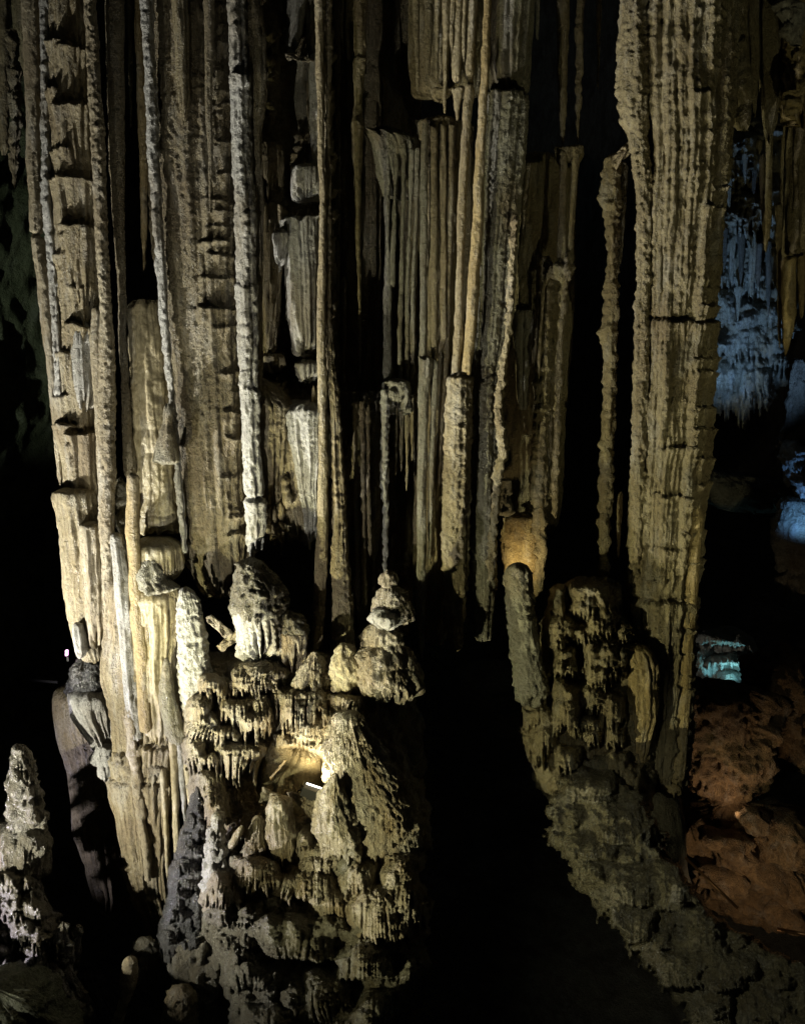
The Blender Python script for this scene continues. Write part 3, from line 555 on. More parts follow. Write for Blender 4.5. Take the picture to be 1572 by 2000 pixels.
F('curtain', [(-400, 634, 830), (100, 640, 826), (500, 644, 822), (900, 650, 820), (1240, 664, 800)], 16.4, 'brown', dict(fl=[(18, 10), (8, 4)], bil=[(14, 2, 3)], wob=.06), parent=dr, kd=.25)
sb = thing('shelf_pipes', 'cluster of thin grey pipes under a tattered shelf in the middle', 'column', 750, 1130, 15.6)
F('shelf', [(252, 720, 740), (262, 716, 790), (276, 722, 818), (292, 730, 822), (320, 745, 818), (345, 752, 812)], 15.3, 'grey', 'curt', parent=sb, drip=(10, 60), cap=6)
for (x, w0, ya, xb, w1, yb) in [(756, 8, 290, 757, 8, 745), (775, 4, 300, 768, 4, 560), (790, 5, 290, 782, 4, 745), (805, 5, 285, 795, 4, 745), (816, 5, 290, 806, 4, 735)]:
    F('pipe', [(ya, x - w0, x + w0), ((ya + yb) / 2 - 60, (x + xb) / 2 - w0 * .6, (x + xb) / 2 + w0 * .6), ((ya + yb) / 2 + 80, xb - w1 * 1.1, xb + w1 * 1.1), (yb, xb - w1, xb + w1)], 15.3, 'grey', 'pipe', parent=sb)
F('shelf', [(738, 752, 790), (746, 745, 804), (760, 746, 806), (776, 748, 804)], 15.05, 'grey', 'dome', parent=sb, drip=(7, 40))
F('pipe', [(760, 746, 764), (820, 744, 760), (900, 744, 758), (940, 740, 758), (960, 746, 758), (1060, 747, 757), (1120, 749, 756)], 15.0, 'pale', dict(bil=[(9, 2.2), (5, 1)], wob=.1), parent=sb)
for (x, w_, yb) in [(772, 5, 930), (784, 4, 920), (795, 5, 960), (805, 4, 900)]:
    F('pipe', [(770, x - w_, x + w_), (850, x - w_ * .8, x + w_ * .8), (yb, x - 2, x + 1)], 15.25, 'olive', 'pipe', parent=sb)

# ================================================================== ORGAN PIPES
op = thing('organ_pipes', 'row of long tan organ pipe columns with a broken gap near the top', 'column', 880, 1190, 15.5)
for (x0, w0, yb, x1, w1) in [(813, 8, 178, 815, 3), (837, 9, 150, 836, 4), (855, 7, 158, 853, 3), (872, 10, 222, 868, 3), (895, 10, 163, 891, 8), (922, 10, 166, 918, 7), (908, 5, 120, 905, 3), (884, 5, 100, 882, 3)]:
    F('pipe', [(-400, x0 - w0 * 1.2 + 12, x0 + w0 * 1.2 + 12), (0, x0 - w0, x0 + w0), (yb - 30, x1 - w1 * 1.1, x1 + w1 * 1.1), (yb, x1 - w1 * .8, x1 + w1 * .8)], 15.0, 'tan' if x0 > 860 else 'olive', 'pipe', parent=op)
F('curtain', [(-400, 810, 965), (0, 806, 950), (160, 806, 945), (175, 815, 935)], 15.35, 'olive', dict(fl=[(14, 8), (7, 3)], bil=[(10, 1, 3)], wob=.06), parent=op, kd=.3, drip=(14, 20))
F('curtain', [(236, 812, 910), (246, 806, 925), (450, 806, 925), (700, 808, 905), (900, 810, 880), (1100, 812, 872), (1240, 815, 872)], 15.4, 'olive', dict(fl=[(14, 8), (7, 3)], bil=[(10, 1, 3)], wob=.06), parent=op, kd=.3, drip=(14, 20))
F('cap', [(168, 888, 904), (173, 882, 908), (186, 885, 904), (215, 888, 898), (236, 891, 895)], 14.95, 'tan', 'pipe', parent=op, cap=4)
F('cap', [(172, 845, 872), (177, 840, 880), (184, 843, 878), (192, 846, 874)], 15.05, 'tan', 'dome', parent=op, drip=(6, 12), cap=4)
F('pipe', [(169, 908, 924), (173, 905, 926), (250, 903, 919), (330, 897, 914), (450, 893, 909), (560, 890, 905), (660, 886, 903), (732, 880, 898)], 14.95, 'tan', 'pipe', parent=op, cap=4)
F('pipe', [(-400, 946, 976), (0, 945, 960), (165, 938, 953), (330, 927, 946), (450, 920, 943), (560, 913, 936), (660, 908, 929), (732, 902, 920)], 14.85, 'ochre', 'pipe', parent=op)
F('shelf', [(232, 822, 880), (240, 815, 893), (254, 817, 892), (268, 820, 890)], 15.2, 'olive', 'curt', parent=op, cap=5, drip=(10, 20))
for i, (x0, w0, x1, w1, x2, w2, yb) in enumerate([(830, 7, 826, 7, 826, 9, 700), (847, 7, 848, 6, 842, 5, 1100), (864, 7, 866, 8, 848, 6, 700), (882, 8, 872, 7, 852, 4, 1000), (838, 4, 836, 4, 830, 3, 640)]):
    F('pipe', [(240, x0 - w0, x0 + w0), (450, (x0 + x1) / 2 - w0, (x0 + x1) / 2 + w0), (660, x1 - w1, x1 + w1), (yb, x2 - w2, x2 + w2)], 15.05 + .05 * i, ['grey', 'olive', 'tan', 'tan', 'olive'][i], 'pipe', parent=op)
F('pipe', [(696, 820, 840), (701, 816, 846), (760, 817, 838), (900, 816, 834), (1050, 814, 832), (1200, 815, 830), (1290, 818, 826)], 14.95, 'grey', 'pipe', parent=op, cap=4)
F('pipe', [(702, 844, 856), (900, 838, 848), (1060, 836, 844), (1090, 838, 842)], 15.05, 'grey', 'pipe', parent=op)
F('crust_column', [(734, 876, 920), (739, 872, 922), (800, 870, 920), (900, 866, 917), (1000, 864, 914), (1080, 863, 912), (1130, 866, 911), (1200, 872, 908), (1260, 880, 904)], 14.8, 'tan', dict(STY['crust'], ti=(24, 3.2, 16, 6), bil=[(10, 1.8, 1), (6, 1.1, 1)]), parent=op, cap=4, drip=(9, 14))
F('stalactite', [(1172, 888, 904), (1184, 881, 910), (1200, 880, 910), (1216, 884, 900), (1228, 880, 888)], 14.8, 'tan', 'fringe', parent=op, tadj=.6)

gc = thing('green_column', 'grey green slabby column with a broken shelf near its top', 'column', 955, 1130, 15.6)
F('shaft', [(-400, 960, 1052), (0, 957, 1042), (120, 955, 1036), (168, 958, 1030), (176, 962, 1024)], 15.2, 'grey', 'flute', parent=gc, drip=(14, 10))
F('shaft', [(180, 955, 1018), (187, 948, 1030), (200, 948, 1033), (330, 942, 1022), (450, 938, 1010), (650, 930, 996), (730, 924, 980), (735, 926, 977), (740, 922, 979), (900, 916, 973), (1020, 914, 968), (1100, 914, 966), (1180, 918, 962), (1250, 926, 956)], 15.0, 'grey', dict(fl=[(26, 5), (8, 1.6)], bil=[(12, 1.4), (6, 1.2)], ti=(48, 1.4, 30, 8), wob=.06), parent=gc, cap=5, cracks=[(735, 4, 2.2)])
F('rib', [(420, 1000, 1014), (650, 984, 998), (800, 964, 982), (870, 970, 990), (885, 972, 994), (910, 966, 984), (1000, 958, 974), (1100, 950, 965), (1135, 952, 962)], 14.9, 'tan', dict(bil=[(9, 3), (5, 1.2)], wob=.14), parent=gc)
# ================================================================== RIGHT OF CENTRE
fc = thing('fluted_column', 'dim olive fluted column in the niche right of the grey green column', 'column', 1030, 1000, 16.6)
F('shaft', [(312, 1036, 1056), (320, 1020, 1062), (400, 1010, 1060), (520, 1000, 1052), (600, 1000, 1058), (700, 1008, 1056), (800, 1012, 1050), (850, 1018, 1040)], 16.0, 'olive', 'flute', parent=fc, cap=5)
F('shaft', [(606, 1003, 1040), (612, 1000, 1044), (660, 1004, 1040), (740, 1010, 1034), (800, 1014, 1030)], 15.9, 'grey', 'flute', parent=fc, cap=5)
F('curtain', [(300, 1004, 1128), (316, 996, 1130), (600, 984, 1116), (900, 974, 1100), (1010, 972, 1090), (1030, 980, 1080)], 16.5, 'olive', dict(fl=[(16, 8), (7, 3)], bil=[(10, 1, 3)], wob=.08), parent=fc, kd=.3, drip=(14, 20))
F('rib', [(500, 1060, 1072), (545, 1056, 1080), (700, 1047, 1076), (850, 1040, 1070), (960, 1036, 1066), (1000, 1044, 1060)], 15.8, 'olive', dict(STY['crust'], ti=(20, 4, 10, 7)), parent=fc)
F('rib', [(520, 1074, 1082), (536, 1066, 1078), (560, 1056, 1064), (700, 1048, 1054), (740, 1050, 1053)], 15.7, 'tan', 'pipe', parent=fc)

F('stalactite', [(-400, 1084, 1118), (0, 1085, 1110), (150, 1089, 1108), (230, 1092, 1105), (284, 1096, 1100)], 15.9, 'olive', 'pipe', 'dim olive stalactite, the wider of two above the twin pipes', 'stalactite')
F('stalactite', [(-400, 1124, 1146), (0, 1125, 1140), (100, 1124, 1139), (200, 1124, 1134), (280, 1124, 1129)], 15.9, 'olive', dict(STY['pipe'], bil=[(14, 2)]), 'dim olive stalactite, the thinner of two above the twin pipes', 'stalactite')
F('stalactite', [(-400, 1164, 1180), (0, 1164, 1175), (100, 1165, 1171), (176, 1166, 1168)], 16.3, 'olive', 'pipe', 'very thin stalactite tip beside the great right column', 'stalactite')
F('stalactite', [(-400, 1043, 1054), (0, 1045, 1052), (70, 1046, 1051), (78, 1047, 1050)], 15.9, 'pale', 'pipe', 'short pale stalactite tip above the fluted niche column', 'stalactite')
tp = thing('twin_pipe_column', 'twin olive pipes joined by a knob under a flat shelf', 'column', 1085, 1010, 16)
F('shelf', [(286, 1084, 1134), (292, 1082, 1136), (304, 1086, 1134), (316, 1092, 1128)], 15.8, 'olive', 'curt', parent=tp, cap=5, drip=(10, 14))
F('pipe', [(295, 1090, 1108), (400, 1093, 1104), (500, 1088, 1104), (530, 1086, 1100)], 15.8, 'olive', 'pipe', parent=tp)
F('pipe', [(295, 1116, 1134), (350, 1114, 1128), (450, 1110, 1120), (520, 1106, 1120)], 15.8, 'olive', 'pipe', parent=tp)
F('knob', [(486, 1100, 1116), (496, 1090, 1122), (520, 1078, 1122), (540, 1080, 1118), (552, 1094, 1110)], 15.65, 'olive', 'lump', parent=tp)
F('pipe', [(540, 1092, 1112), (570, 1094, 1106), (700, 1086, 1098), (850, 1080, 1094), (950, 1076, 1090), (1000, 1078, 1088), (1012, 1081, 1085)], 15.75, 'olive', dict(STY['pipe'], bil=[(10, 2)]), parent=tp)

F('knobby_column', [(300, 1188, 1208), (312, 1178, 1212), (350, 1176, 1210), (370, 1172, 1211), (400, 1172, 1210), (412, 1180, 1208), (490, 1184, 1206), (560, 1182, 1207), (620, 1178, 1208), (636, 1176, 1206), (645, 1168, 1206), (665, 1172, 1205), (700, 1178, 1205), (780, 1176, 1202), (870, 1172, 1198), (1000, 1170, 1194), (1012, 1172, 1190), (1018, 1163, 1193), (1030, 1168, 1192), (1080, 1170, 1190), (1096, 1168, 1191), (1124, 1166, 1188), (1134, 1170, 1186)], 15.6, 'olive', dict(bil=[(12, 2.6, 1.3), (6, 1.4, 1.2)], ti=(24, 3, 12, 8), wob=.14), 'knobbly olive column standing alone in the black gap', 'column')
slab('leaning_slab', [(1192, 322), (1196, 306), (1214, 286), (1234, 270), (1252, 260), (1256, 264), (1250, 280), (1236, 298), (1218, 310), (1204, 330)], 'tan', 15.45, 1, .45, label='tan broken slab leaning from the knobbly column to the right column', cat='slab')
F('pipe_column', [(318, 1208, 1226), (350, 1211, 1225), (450, 1208, 1218), (510, 1207, 1213), (522, 1208, 1211)], 15.75, 'grey', 'pipe', 'short thin grey pipe under the leaning broken slab', 'stalactite')
F('pipe_column', [(960, 1208, 1216), (1000, 1204, 1216), (1080, 1205, 1211), (1095, 1206, 1209)], 16.4, 'olive', 'pipe', 'faint thin straw in the black gap before the right column', 'stalactite')
# niche glowing amber
an = thing('amber_niche', 'amber lit crusty flowstone hanging in the niche above the dark topped stalagmite', 'flowstone', 1020, 1110, 16.6)
F('back', [(1000, 1005, 1040), (1010, 985, 1058), (1050, 980, 1062), (1090, 978, 1062), (1130, 990, 1056)], 15.9, 'ochre', dict(STY['crust'], bil=[(10, 4), (6, 1.6)]), parent=an, drip=(9, 50), kd=.5)
F('lump', [(935, 976, 990), (950, 974, 998), (990, 972, 1000), (1010, 980, 996)], 15.8, 'grey', 'lump', parent=an)
F('rib', [(930, 1040, 1064), (1000, 1044, 1068), (1080, 1046, 1066), (1150, 1050, 1062)], 15.8, 'olive', 'knob', parent=an)

# ================================================================== GREAT RIGHT COLUMN
rc = thing('great_column', 'massive ribbed olive column with a flank coloured lamp-lit yellow, tallest on the right', 'column', 1280, 1530, 16)
rc['label'] = 'massive ribbed olive column with a flank coloured lamp-lit yellow and two horizontal cracks'
F('shaft', [(-400, 1240, 1470), (0, 1238, 1436), (300, 1250, 1416), (600, 1247, 1392), (622, 1248, 1390), (640, 1246, 1390), (900, 1236, 1372), (1150, 1224, 1356), (1166, 1222, 1357), (1300, 1226, 1348), (1450, 1226, 1338), (1510, 1228, 1332), (1525, 1236, 1326)], 14.75, 'olive', dict(fl=[(27, 13), (11, 5.0), (6, 1.4)], ti=(46, 2.4, 36, 7), bil=[(22, 1.6, 1.5), (10, 1.8, 1.8), (6, 1.2, 1.4)], wob=.06), parent=rc, kd=.75, cracks=[(627, 8, 3.5), (1160, 8, 3.5)], drip=(12, 24),
  tiers=[(y, 7, 5, ln, xa, xb) for (y, xa, xb, ln) in [(202, 1330, 1360, 20), (375, 1368, 1400, 10), (412, 1350, 1396, 16), (600, 1345, 1400, 12), (628, 1270, 1400, 26), (700, 1325, 1395, 9), (728, 1335, 1395, 14), (790, 1335, 1390, 12), (835, 1330, 1385, 14), (890, 1335, 1380, 14), (940, 1338, 1380, 14), (1030, 1312, 1375, 18), (1062, 1260, 1320, 12), (1090, 1318, 1370, 14), (1160, 1215, 1370, 26), (1215, 1300, 1350, 12), (1262, 1290, 1350, 12), (1300, 1308, 1350, 12), (1325, 1300, 1352, 16), (1385, 1298, 1342, 12), (1408, 1295, 1344, 12), (1445, 1290, 1335, 16), (1480, 1290, 1330, 16), (870, 1270, 1340, 12), (960, 1262, 1330, 10), (1120, 1225, 1300, 12)]])
F('rib', [(-400, 1206, 1262), (0, 1210, 1262), (150, 1206, 1268), (240, 1212, 1264), (262, 1225, 1262), (400, 1246, 1276), (600, 1240, 1270), (800, 1236, 1264), (1000, 1230, 1258), (1120, 1226, 1250), (1145, 1230, 1246)], 14.9, 'olive', dict(fl=[(16, 3)], bil=[(10, 2.4, 1.4), (6, 1.4, 1.2)], ti=(24, 2.5, 12, 7), wob=.08), parent=rc)
for (xa, ya, xb, yb, w_, Y) in [(1300, -400, 1284, 600, 9, 15.0), (1372, -400, 1340, 590, 8, 14.95), (1425, -400, 1402, 560, 8, 15.3)]:
    F('rib', [(ya, xa - w_, xa + w_), ((ya + yb) / 2, (xa + xb) / 2 - w_, (xa + xb) / 2 + w_), (yb - 30, xb - w_ * .8, xb + w_ * .8), (yb, xb - 3, xb + 3)], Y, 'olive', dict(fl=[(7, 2)], bil=[(11, 1.2, 3), (6, .8, 2)], wob=.1), parent=rc)
F('flank', [(985, 1352, 1366), (1010, 1346, 1370), (1160, 1334, 1360), (1300, 1326, 1350), (1450, 1316, 1340), (1520, 1310, 1334)], 14.95, 'ochre', dict(fl=[(12, 3), (5, 1)], bil=[(12, .8)], wob=.05), parent=rc, drip=(9, 14))  # ochre colour paints in the warm lamp light on this side
F('fringe', [(1528, 1290, 1326), (1536, 1284, 1332), (1546, 1290, 1330)], 14.9, 'ochre', 'curt', parent=rc, drip=(7, 16), cap=5)
F('foot', [(1540, 1240, 1330), (1600, 1250, 1336), (1700, 1260, 1340), (1900, 1290, 1400)], 16.6, 'far', 'flute', parent=rc)

# ================================================================== RIGHT CLUSTER BELOW THE COLUMNS
F('stalagmite', [(1098, 1004, 1022), (1106, 992, 1034), (1125, 986, 1040), (1150, 988, 1042), (1200, 992, 1046), (1250, 996, 1054), (1300, 1002, 1062), (1340, 1006, 1070), (1352, 1012, 1064)], 14.2, 'grey', dict(STY['plates'], ti=(15, 6, 6, 7)), 'stalagmite of stacked grey plates with a dark rounded top', 'stalagmite', drip=(8, 30))
def lobe(parent, y, xa, xb, hh, Y, mt, sty, dp, kd=.65, capm='lower'):
    """a bulge of flowstone: fringed pale face under a darker dome"""
    w_ = xb - xa
    o = F('lobe', [(y + hh * .12, xa + w_ * .2, xb - w_ * .2), (y + hh * .28, xa + 5, xb - 6), (y + hh * .5, xa, xb), (y + hh * .78, xa + 3, xb - 3), (y + hh, xa + 9, xb - 9)], Y, mt, sty, parent=parent, drip=(7, dp, .25), cap=9, dv=2.4, kd=kd)
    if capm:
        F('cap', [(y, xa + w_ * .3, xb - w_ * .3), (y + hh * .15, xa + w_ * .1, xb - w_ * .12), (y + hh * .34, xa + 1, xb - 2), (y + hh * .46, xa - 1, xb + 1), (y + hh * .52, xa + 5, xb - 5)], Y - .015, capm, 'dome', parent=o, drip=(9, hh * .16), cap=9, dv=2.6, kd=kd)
    return o
pm = thing('mossy_mound', 'lumpy grey and olive flowstone mass filling the space before the great column', 'flowstone', 1150, 1480, 15)
PML = [(1128, 1072, 1104, 66, .35, 14), (1142, 1112, 1206, 50, .5, 30), (1190, 1140, 1208, 36, .55, 22), (1200, 1066, 1122, 40, .45, 16), (1212, 1120, 1180, 30, .45, 20), (1232, 1068, 1110, 30, .5, 14),
  (1244, 1130, 1226, 60, .5, 36), (1262, 1080, 1128, 50, .55, 24), (1290, 1140, 1200, 40, .6, 26), (1322, 1076, 1116, 30, .5, 18), (1334, 1078, 1138, 80, .75, 34), (1330, 1130, 1182, 46, .5, 26), (1352, 1170, 1222, 54, .5, 30),
  (1396, 1128, 1178, 24, .5, 30), (1420, 1138, 1174, 26, .5, 22), (1412, 1180, 1222, 34, .5, 26), (1456, 1084, 1136, 40, .75, 24), (1465, 1176, 1230, 40, .5, 40), (1490, 1206, 1256, 50, .5, 20), (1508, 1180, 1246, 40, .5, 24), (1140, 1192, 1214, 40, .4, 16), (1200, 1205, 1245, 50, .4, 14), (1440, 1018, 1072, 30, .35, 60), (1370, 1010, 1080, 40, .4, 40), (1310, 1006, 1076, 40, .4, 30), (1400, 1040, 1090, 50, .45, 40)]
relief('mass', [(1118, 1148, 1172), (1134, 1104, 1204), (1150, 1078, 1212), (1180, 1064, 1222), (1260, 1046, 1256), (1340, 1024, 1272), (1420, 1018, 1284), (1480, 1024, 1286), (1540, 1050, 1284), (1600, 1090, 1270)], [(1122, 14.95), (1300, 14.75), (1450, 14.6), (1600, 14.3)], PML, 'olive', parent=pm, bil=((40, 6), (20, 4), (9, 2), (5, 1.2)), ti=(30, 5, 26, 6.5), fl=(7, 2.4))
F('fluted_drapery', [(1256, 1232, 1256), (1264, 1216, 1270), (1290, 1214, 1282), (1312, 1220, 1284), (1400, 1222, 1278), (1480, 1224, 1262), (1540, 1214, 1250), (1560, 1220, 1244)], 14.5, 'ochre', dict(fl=[(11, 5), (5, 1.2)], bil=[(12, 2)], wob=.08), 'dome topped yellow fluted drapery against the great column', 'drapery')

# ================================================================== LOWER CENTRE MOUNDS
F('stalagmite', [(1145, 358, 368), (1156, 350, 380), (1180, 348, 392), (1230, 348, 400), (1290, 350, 408), (1340, 352, 424), (1380, 354, 430), (1400, 360, 426)], 13.6, 'pale', 'plates', 'stalagmite of thin stacked white plates beside the cream column', 'stalagmite', drip=(7, 20))
mf = thing('mushroom_flowstone', 'mushroom shaped flowstone with a dark dome and long white fringe', 'flowstone', 520, 1280, 14)
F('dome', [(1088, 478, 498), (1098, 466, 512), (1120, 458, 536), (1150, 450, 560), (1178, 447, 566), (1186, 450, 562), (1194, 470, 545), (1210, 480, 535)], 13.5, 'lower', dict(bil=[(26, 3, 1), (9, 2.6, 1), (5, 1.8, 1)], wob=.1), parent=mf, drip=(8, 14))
F('fringe', [(1168, 460, 550), (1180, 451, 560), (1194, 452, 556), (1204, 466, 545), (1225, 484, 535)], 13.5, 'pale', dict(fl=[(9, 3)], bil=[(9, 1, 2)], wob=.08), parent=mf, drip=(14, 84, .6), dv=2.4)
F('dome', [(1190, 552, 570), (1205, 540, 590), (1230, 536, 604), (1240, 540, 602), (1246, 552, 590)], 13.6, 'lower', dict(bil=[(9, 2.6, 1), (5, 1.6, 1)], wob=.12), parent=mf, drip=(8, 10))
F('fringe', [(1222, 545, 598), (1232, 538, 604), (1246, 540, 604), (1254, 550, 594), (1275, 558, 586)], 13.6, 'mound', dict(fl=[(8, 3)], bil=[(9, 1, 2)], wob=.1), parent=mf, drip=(11, 50, .5), dv=2.4)
F('stem', [(1200, 480, 590), (1300, 490, 600), (1360, 480, 610)], 14.3, 'brown', 'lump', parent=mf)
slab('broken_slab', [(403, 1206), (412, 1200), (430, 1214), (452, 1232), (456, 1240), (440, 1246), (420, 1228), (406, 1216)], 'mound', 13.7, 1, .4, seed=3, label='pale broken slab tilted between the plate stalagmite and the mushroom flowstone', cat='slab')
slab('broken_slab', [(424, 1262), (440, 1248), (460, 1230), (470, 1234), (468, 1246), (448, 1264), (432, 1274)], 'olive', 13.75, 1, .3, seed=5, label='darker broken slab crossing under the pale tilted slab', cat='slab')

mr = thing('fringed_terrace', 'terrace of dripping white and yellow fringes above the lamp niche', 'flowstone', 500, 1480, 14)
MRL = [(1284, 446, 562, 46, .45, 24), (1326, 440, 545, 16, .4, 26), (1318, 384, 452, 36, .35, 26), (1352, 356, 420, 40, .45, 30), (1362, 420, 500, 34, .45, 34), (1352, 486, 536, 50, .45, 36), (1388, 360, 440, 36, .5, 34), (1384, 452, 532, 34, .55, 46), (1410, 410, 470, 26, .5, 30),
  (1340, 524, 650, 34, .5, 80), (1352, 636, 718, 20, .5, 18), (1376, 630, 664, 110, .35, 50), (1384, 556, 640, 56, .4, 56), (1432, 536, 580, 30, .45, 10), (1440, 352, 402, 44, .4, 40), (1474, 384, 436, 14, .5, 34), (1500, 388, 444, 54, .4, 30), (1446, 424, 520, 40, .55, 60), (1540, 396, 450, 54, .45, 30), (1590, 440, 500, 40, .3, 20),
  (1668, 440, 552, 44, .5, 34), (1704, 478, 596, 24, .5, 40), (1700, 444, 502, 30, .5, 26), (1696, 390, 480, 66, .55, 24), (1752, 394, 512, 54, .55, 36), (1800, 410, 522, 50, .55, 32), (1840, 426, 522, 36, .55, 30), (1868, 436, 566, 60, .7, 34),
  (1606, 574, 616, 50, .4, 16), (1640, 578, 684, 56, .45, 26), (1690, 556, 664, 56, .5, 32), (1730, 600, 694, 56, .5, 36), (1780, 580, 684, 46, .5, 28), (1676, 656, 742, 56, .5, 36),
  (1786, 500, 664, 90, 1.0, 16), (1720, 672, 806, 110, .8, 20), (1800, 650, 786, 110, 1.0, 24), (1890, 550, 690, 110, 1.1, 18), (1660, 736, 836, 130, .6, 26), (1890, 690, 822, 130, 1.1, 24), (1960, 470, 600, 90, 1.1, 10), (1850, 760, 838, 90, .8, 20), (1960, 610, 740, 100, 1.2, 10)]
relief('mass', [(1268, 372, 650), (1300, 352, 716), (1360, 346, 760), (1420, 348, 800), (1500, 356, 816), (1580, 376, 842), (1650, 384, 846), (1710, 388, 822), (1780, 386, 846), (1850, 404, 830)],
  [(1268, 14.1), (1330, 13.75), (1400, 13.55), (1500, 13.4), (1600, 12.95), (1680, 12.45), (1760, 12.2), (1850, 12.1)], [l for l in MRL if l[0] < 1740], 'mound', parent=mr, dents=[(574, 1528, 70, 66, .7)], bil=((60, 6), (28, 4), (12, 2), (6, 1.3)), ti=(40, 4.0, 32, 6.5), fl=(7, 2.2), step=2.0)
relief('foot', [(1716, 640, 760), (1736, 420, 826), (1780, 388, 852), (1830, 398, 830), (1880, 418, 848), (1920, 434, 818), (2000, 444, 770), (2090, 446, 740)],
  [(1716, 12.6), (1760, 12.3), (1850, 11.85), (1950, 11.3), (2090, 10.6)], [(a_, b_, c_, d_, e_ * .62, f_ * .3) for (a_, b_, c_, d_, e_, f_) in MRL if a_ >= 1740], 'lower', parent=mr, bil=((90, 16), (44, 9), (20, 4.5), (9, 2.2), (5, 1.2)), ti=None, fl=None, step=2.2, sharp=9)
mr['label'] = 'welded mass of dripping fringed flowstone flowing down around the lamp niche'; mr.name = 'flowstone_cascade'
F('cone_base', [(1272, 606, 626), (1290, 596, 634), (1315, 580, 646), (1335, 566, 652), (1344, 566, 652), (1352, 576, 644)], 13.3, 'mound', 'mound', 'fringed cone under the thin tan pipe column', 'stalagmite', drip=(7, 24), cap=5)
F('cone_base', [(1256, 654, 690), (1280, 650, 696), (1310, 646, 702), (1335, 648, 704), (1346, 656, 698)], 13.35, 'yellow', 'mound', 'lumpy cone under the knotted pipe column', 'stalagmite', drip=(7, 16), cap=5)
st8 = thing('stacked_stalagmite', 'big stalagmite of stacked fringed bells at the edge of the black shadow', 'stalagmite', 760, 1365, 14)
F('bell', [(1112, 750, 766), (1120, 743, 776), (1140, 741, 778), (1148, 744, 776)], 13.6, 'mound', 'dome', parent=st8, cap=5)
F('bell', [(1140, 745, 778), (1160, 738, 796), (1185, 732, 808), (1200, 732, 814), (1206, 738, 808)], 13.4, 'mound', 'dome', parent=st8, drip=(8, 18))
F('bell', [(1186, 730, 760), (1200, 721, 790), (1215, 722, 786), (1226, 730, 778)], 13.25, 'pale', 'dome', parent=st8, drip=(8, 8))
F('bell', [(1212, 722, 770), (1232, 712, 784), (1255, 706, 794), (1268, 710, 790)], 13.3, 'mound', 'mound', parent=st8, drip=(8, 18))
F('bell', [(1250, 712, 780), (1280, 702, 804), (1310, 700, 818), (1335, 704, 824), (1345, 714, 816)], 13.15, 'mound', 'fringe', parent=st8, drip=(8, 28))
F('foot', [(1330, 716, 810), (1420, 706, 820), (1520, 700, 830)], 13.7, 'lower', 'mound', parent=st8)

cm = thing('crusty_mound', 'large crusty mound bristling with small dripstones beside the lamp', 'flowstone', 720, 1680, 13)
F('crown', [(1388, 668, 700), (1398, 654, 708), (1420, 646, 722), (1450, 640, 740), (1500, 638, 770), (1540, 640, 800), (1580, 648, 822), (1620, 660, 828), (1640, 672, 820)], 12.3, 'mound', dict(fl=[(6.5, 3.2)], ti=(27, 10, 27, 6), bil=[(40, 6, 1), (15, 2.4, 1), (7, 1.4, 1)], wob=.12), parent=cm, drip=(8, 30), du=2.3, dv=2.4)
F('shoulder', [(1510, 648, 662), (1540, 634, 672), (1570, 628, 680), (1590, 622, 690), (1620, 618, 712), (1645, 624, 716), (1655, 634, 706)], 12.0, 'mound', dict(fl=[(6.5, 2.8)], bil=[(30, 5, 1), (12, 2, 1), (6, 1.2, 1)], ti=(30, 7, 26, 6), wob=.12), parent=cm, drip=(7, 24), du=2.3)
F('skirt', [(1640, 650, 700), (1660, 645, 716), (1690, 648, 716), (1710, 660, 706)], 12.1, 'lower', 'fringe', parent=cm, drip=(7, 24))

# lamp niche
F('niche_boulder', [(1452, 580, 600), (1470, 552, 632), (1500, 528, 640), (1540, 512, 644), (1570, 510, 646), (1600, 520, 640)], 13.15, 'tan', 'smooth', 'smooth tan boulder behind the floodlight', 'boulder', tadj=.6)
F('niche_boulder', [(1440, 530, 560), (1470, 512, 575), (1510, 502, 560), (1540, 500, 545), (1556, 506, 530)], 13.2, 'brown', 'smooth', 'brown smooth boulder in the lamp niche under the yellow fringe', 'boulder', tadj=.6)
slab('broken_slab', [(560, 1548), (572, 1546), (600, 1556), (622, 1566), (624, 1580), (614, 1604), (600, 1592), (580, 1570)], 'mound', 12.7, 1, .25, seed=7, label='cream broken slab lying under the black floodlight', cat='slab')
slab('broken_slab', [(506, 1568), (512, 1540), (516, 1536), (532, 1546), (544, 1552), (538, 1562), (520, 1564)], 'mound', 12.75, 1, .3, seed=9, label='pale triangular broken slab left of the floodlight', cat='slab')
slab('wooden_prop', [(526, 1520), (530, 1522), (560, 1486), (557, 1483)], 'wood', 13.05, 1, .06, seed=11, label='thin pale rod leaning against the niche boulder', cat='rod')

def box(name, c, ax, ay, az, mat, parent=None):
    c = np.array(c); ax = np.array(ax); ay = np.array(ay); az = np.array(az)
    vs = [c + sx * ax + sy * ay + sz * az for sx in (-1, 1) for sy in (-1, 1) for sz in (-1, 1)]
    fs = [[0, 1, 3, 2], [4, 6, 7, 5], [0, 4, 5, 1], [2, 3, 7, 6], [0, 2, 6, 4], [1, 5, 7, 3]]
    return link(name, vs, fs, mat, parent=parent, smooth=False)
lp = np.array(P3(611, 1547, 12.75))
lamp = thing('floodlight', 'black box floodlight shining up from the niche between the slabs', 'floodlight', 611, 1556, 12.75)
ax = np.array((.19, 0, -.07)); ay = np.array((0, .10, 0)); az = np.array((.035, 0, .075))
hs_ = box('housing', lp, ax, ay, az, 'black_metal', lamp)
box('lens', lp + az * 1.12 + ay * .55, ax * .82, ay * .16, az * .1, 'glass_lamp', hs_)
box('bracket', lp - az * 1.35, ax * .3, ay * .5, az * .38, 'black_metal', lamp)
bar_pts = [lp - ax * 1.0, lp - ax * 1.25 - az * .9, lp - ax * 1.1 - az * 2.6, lp - ax * .4 - az * 4.2]
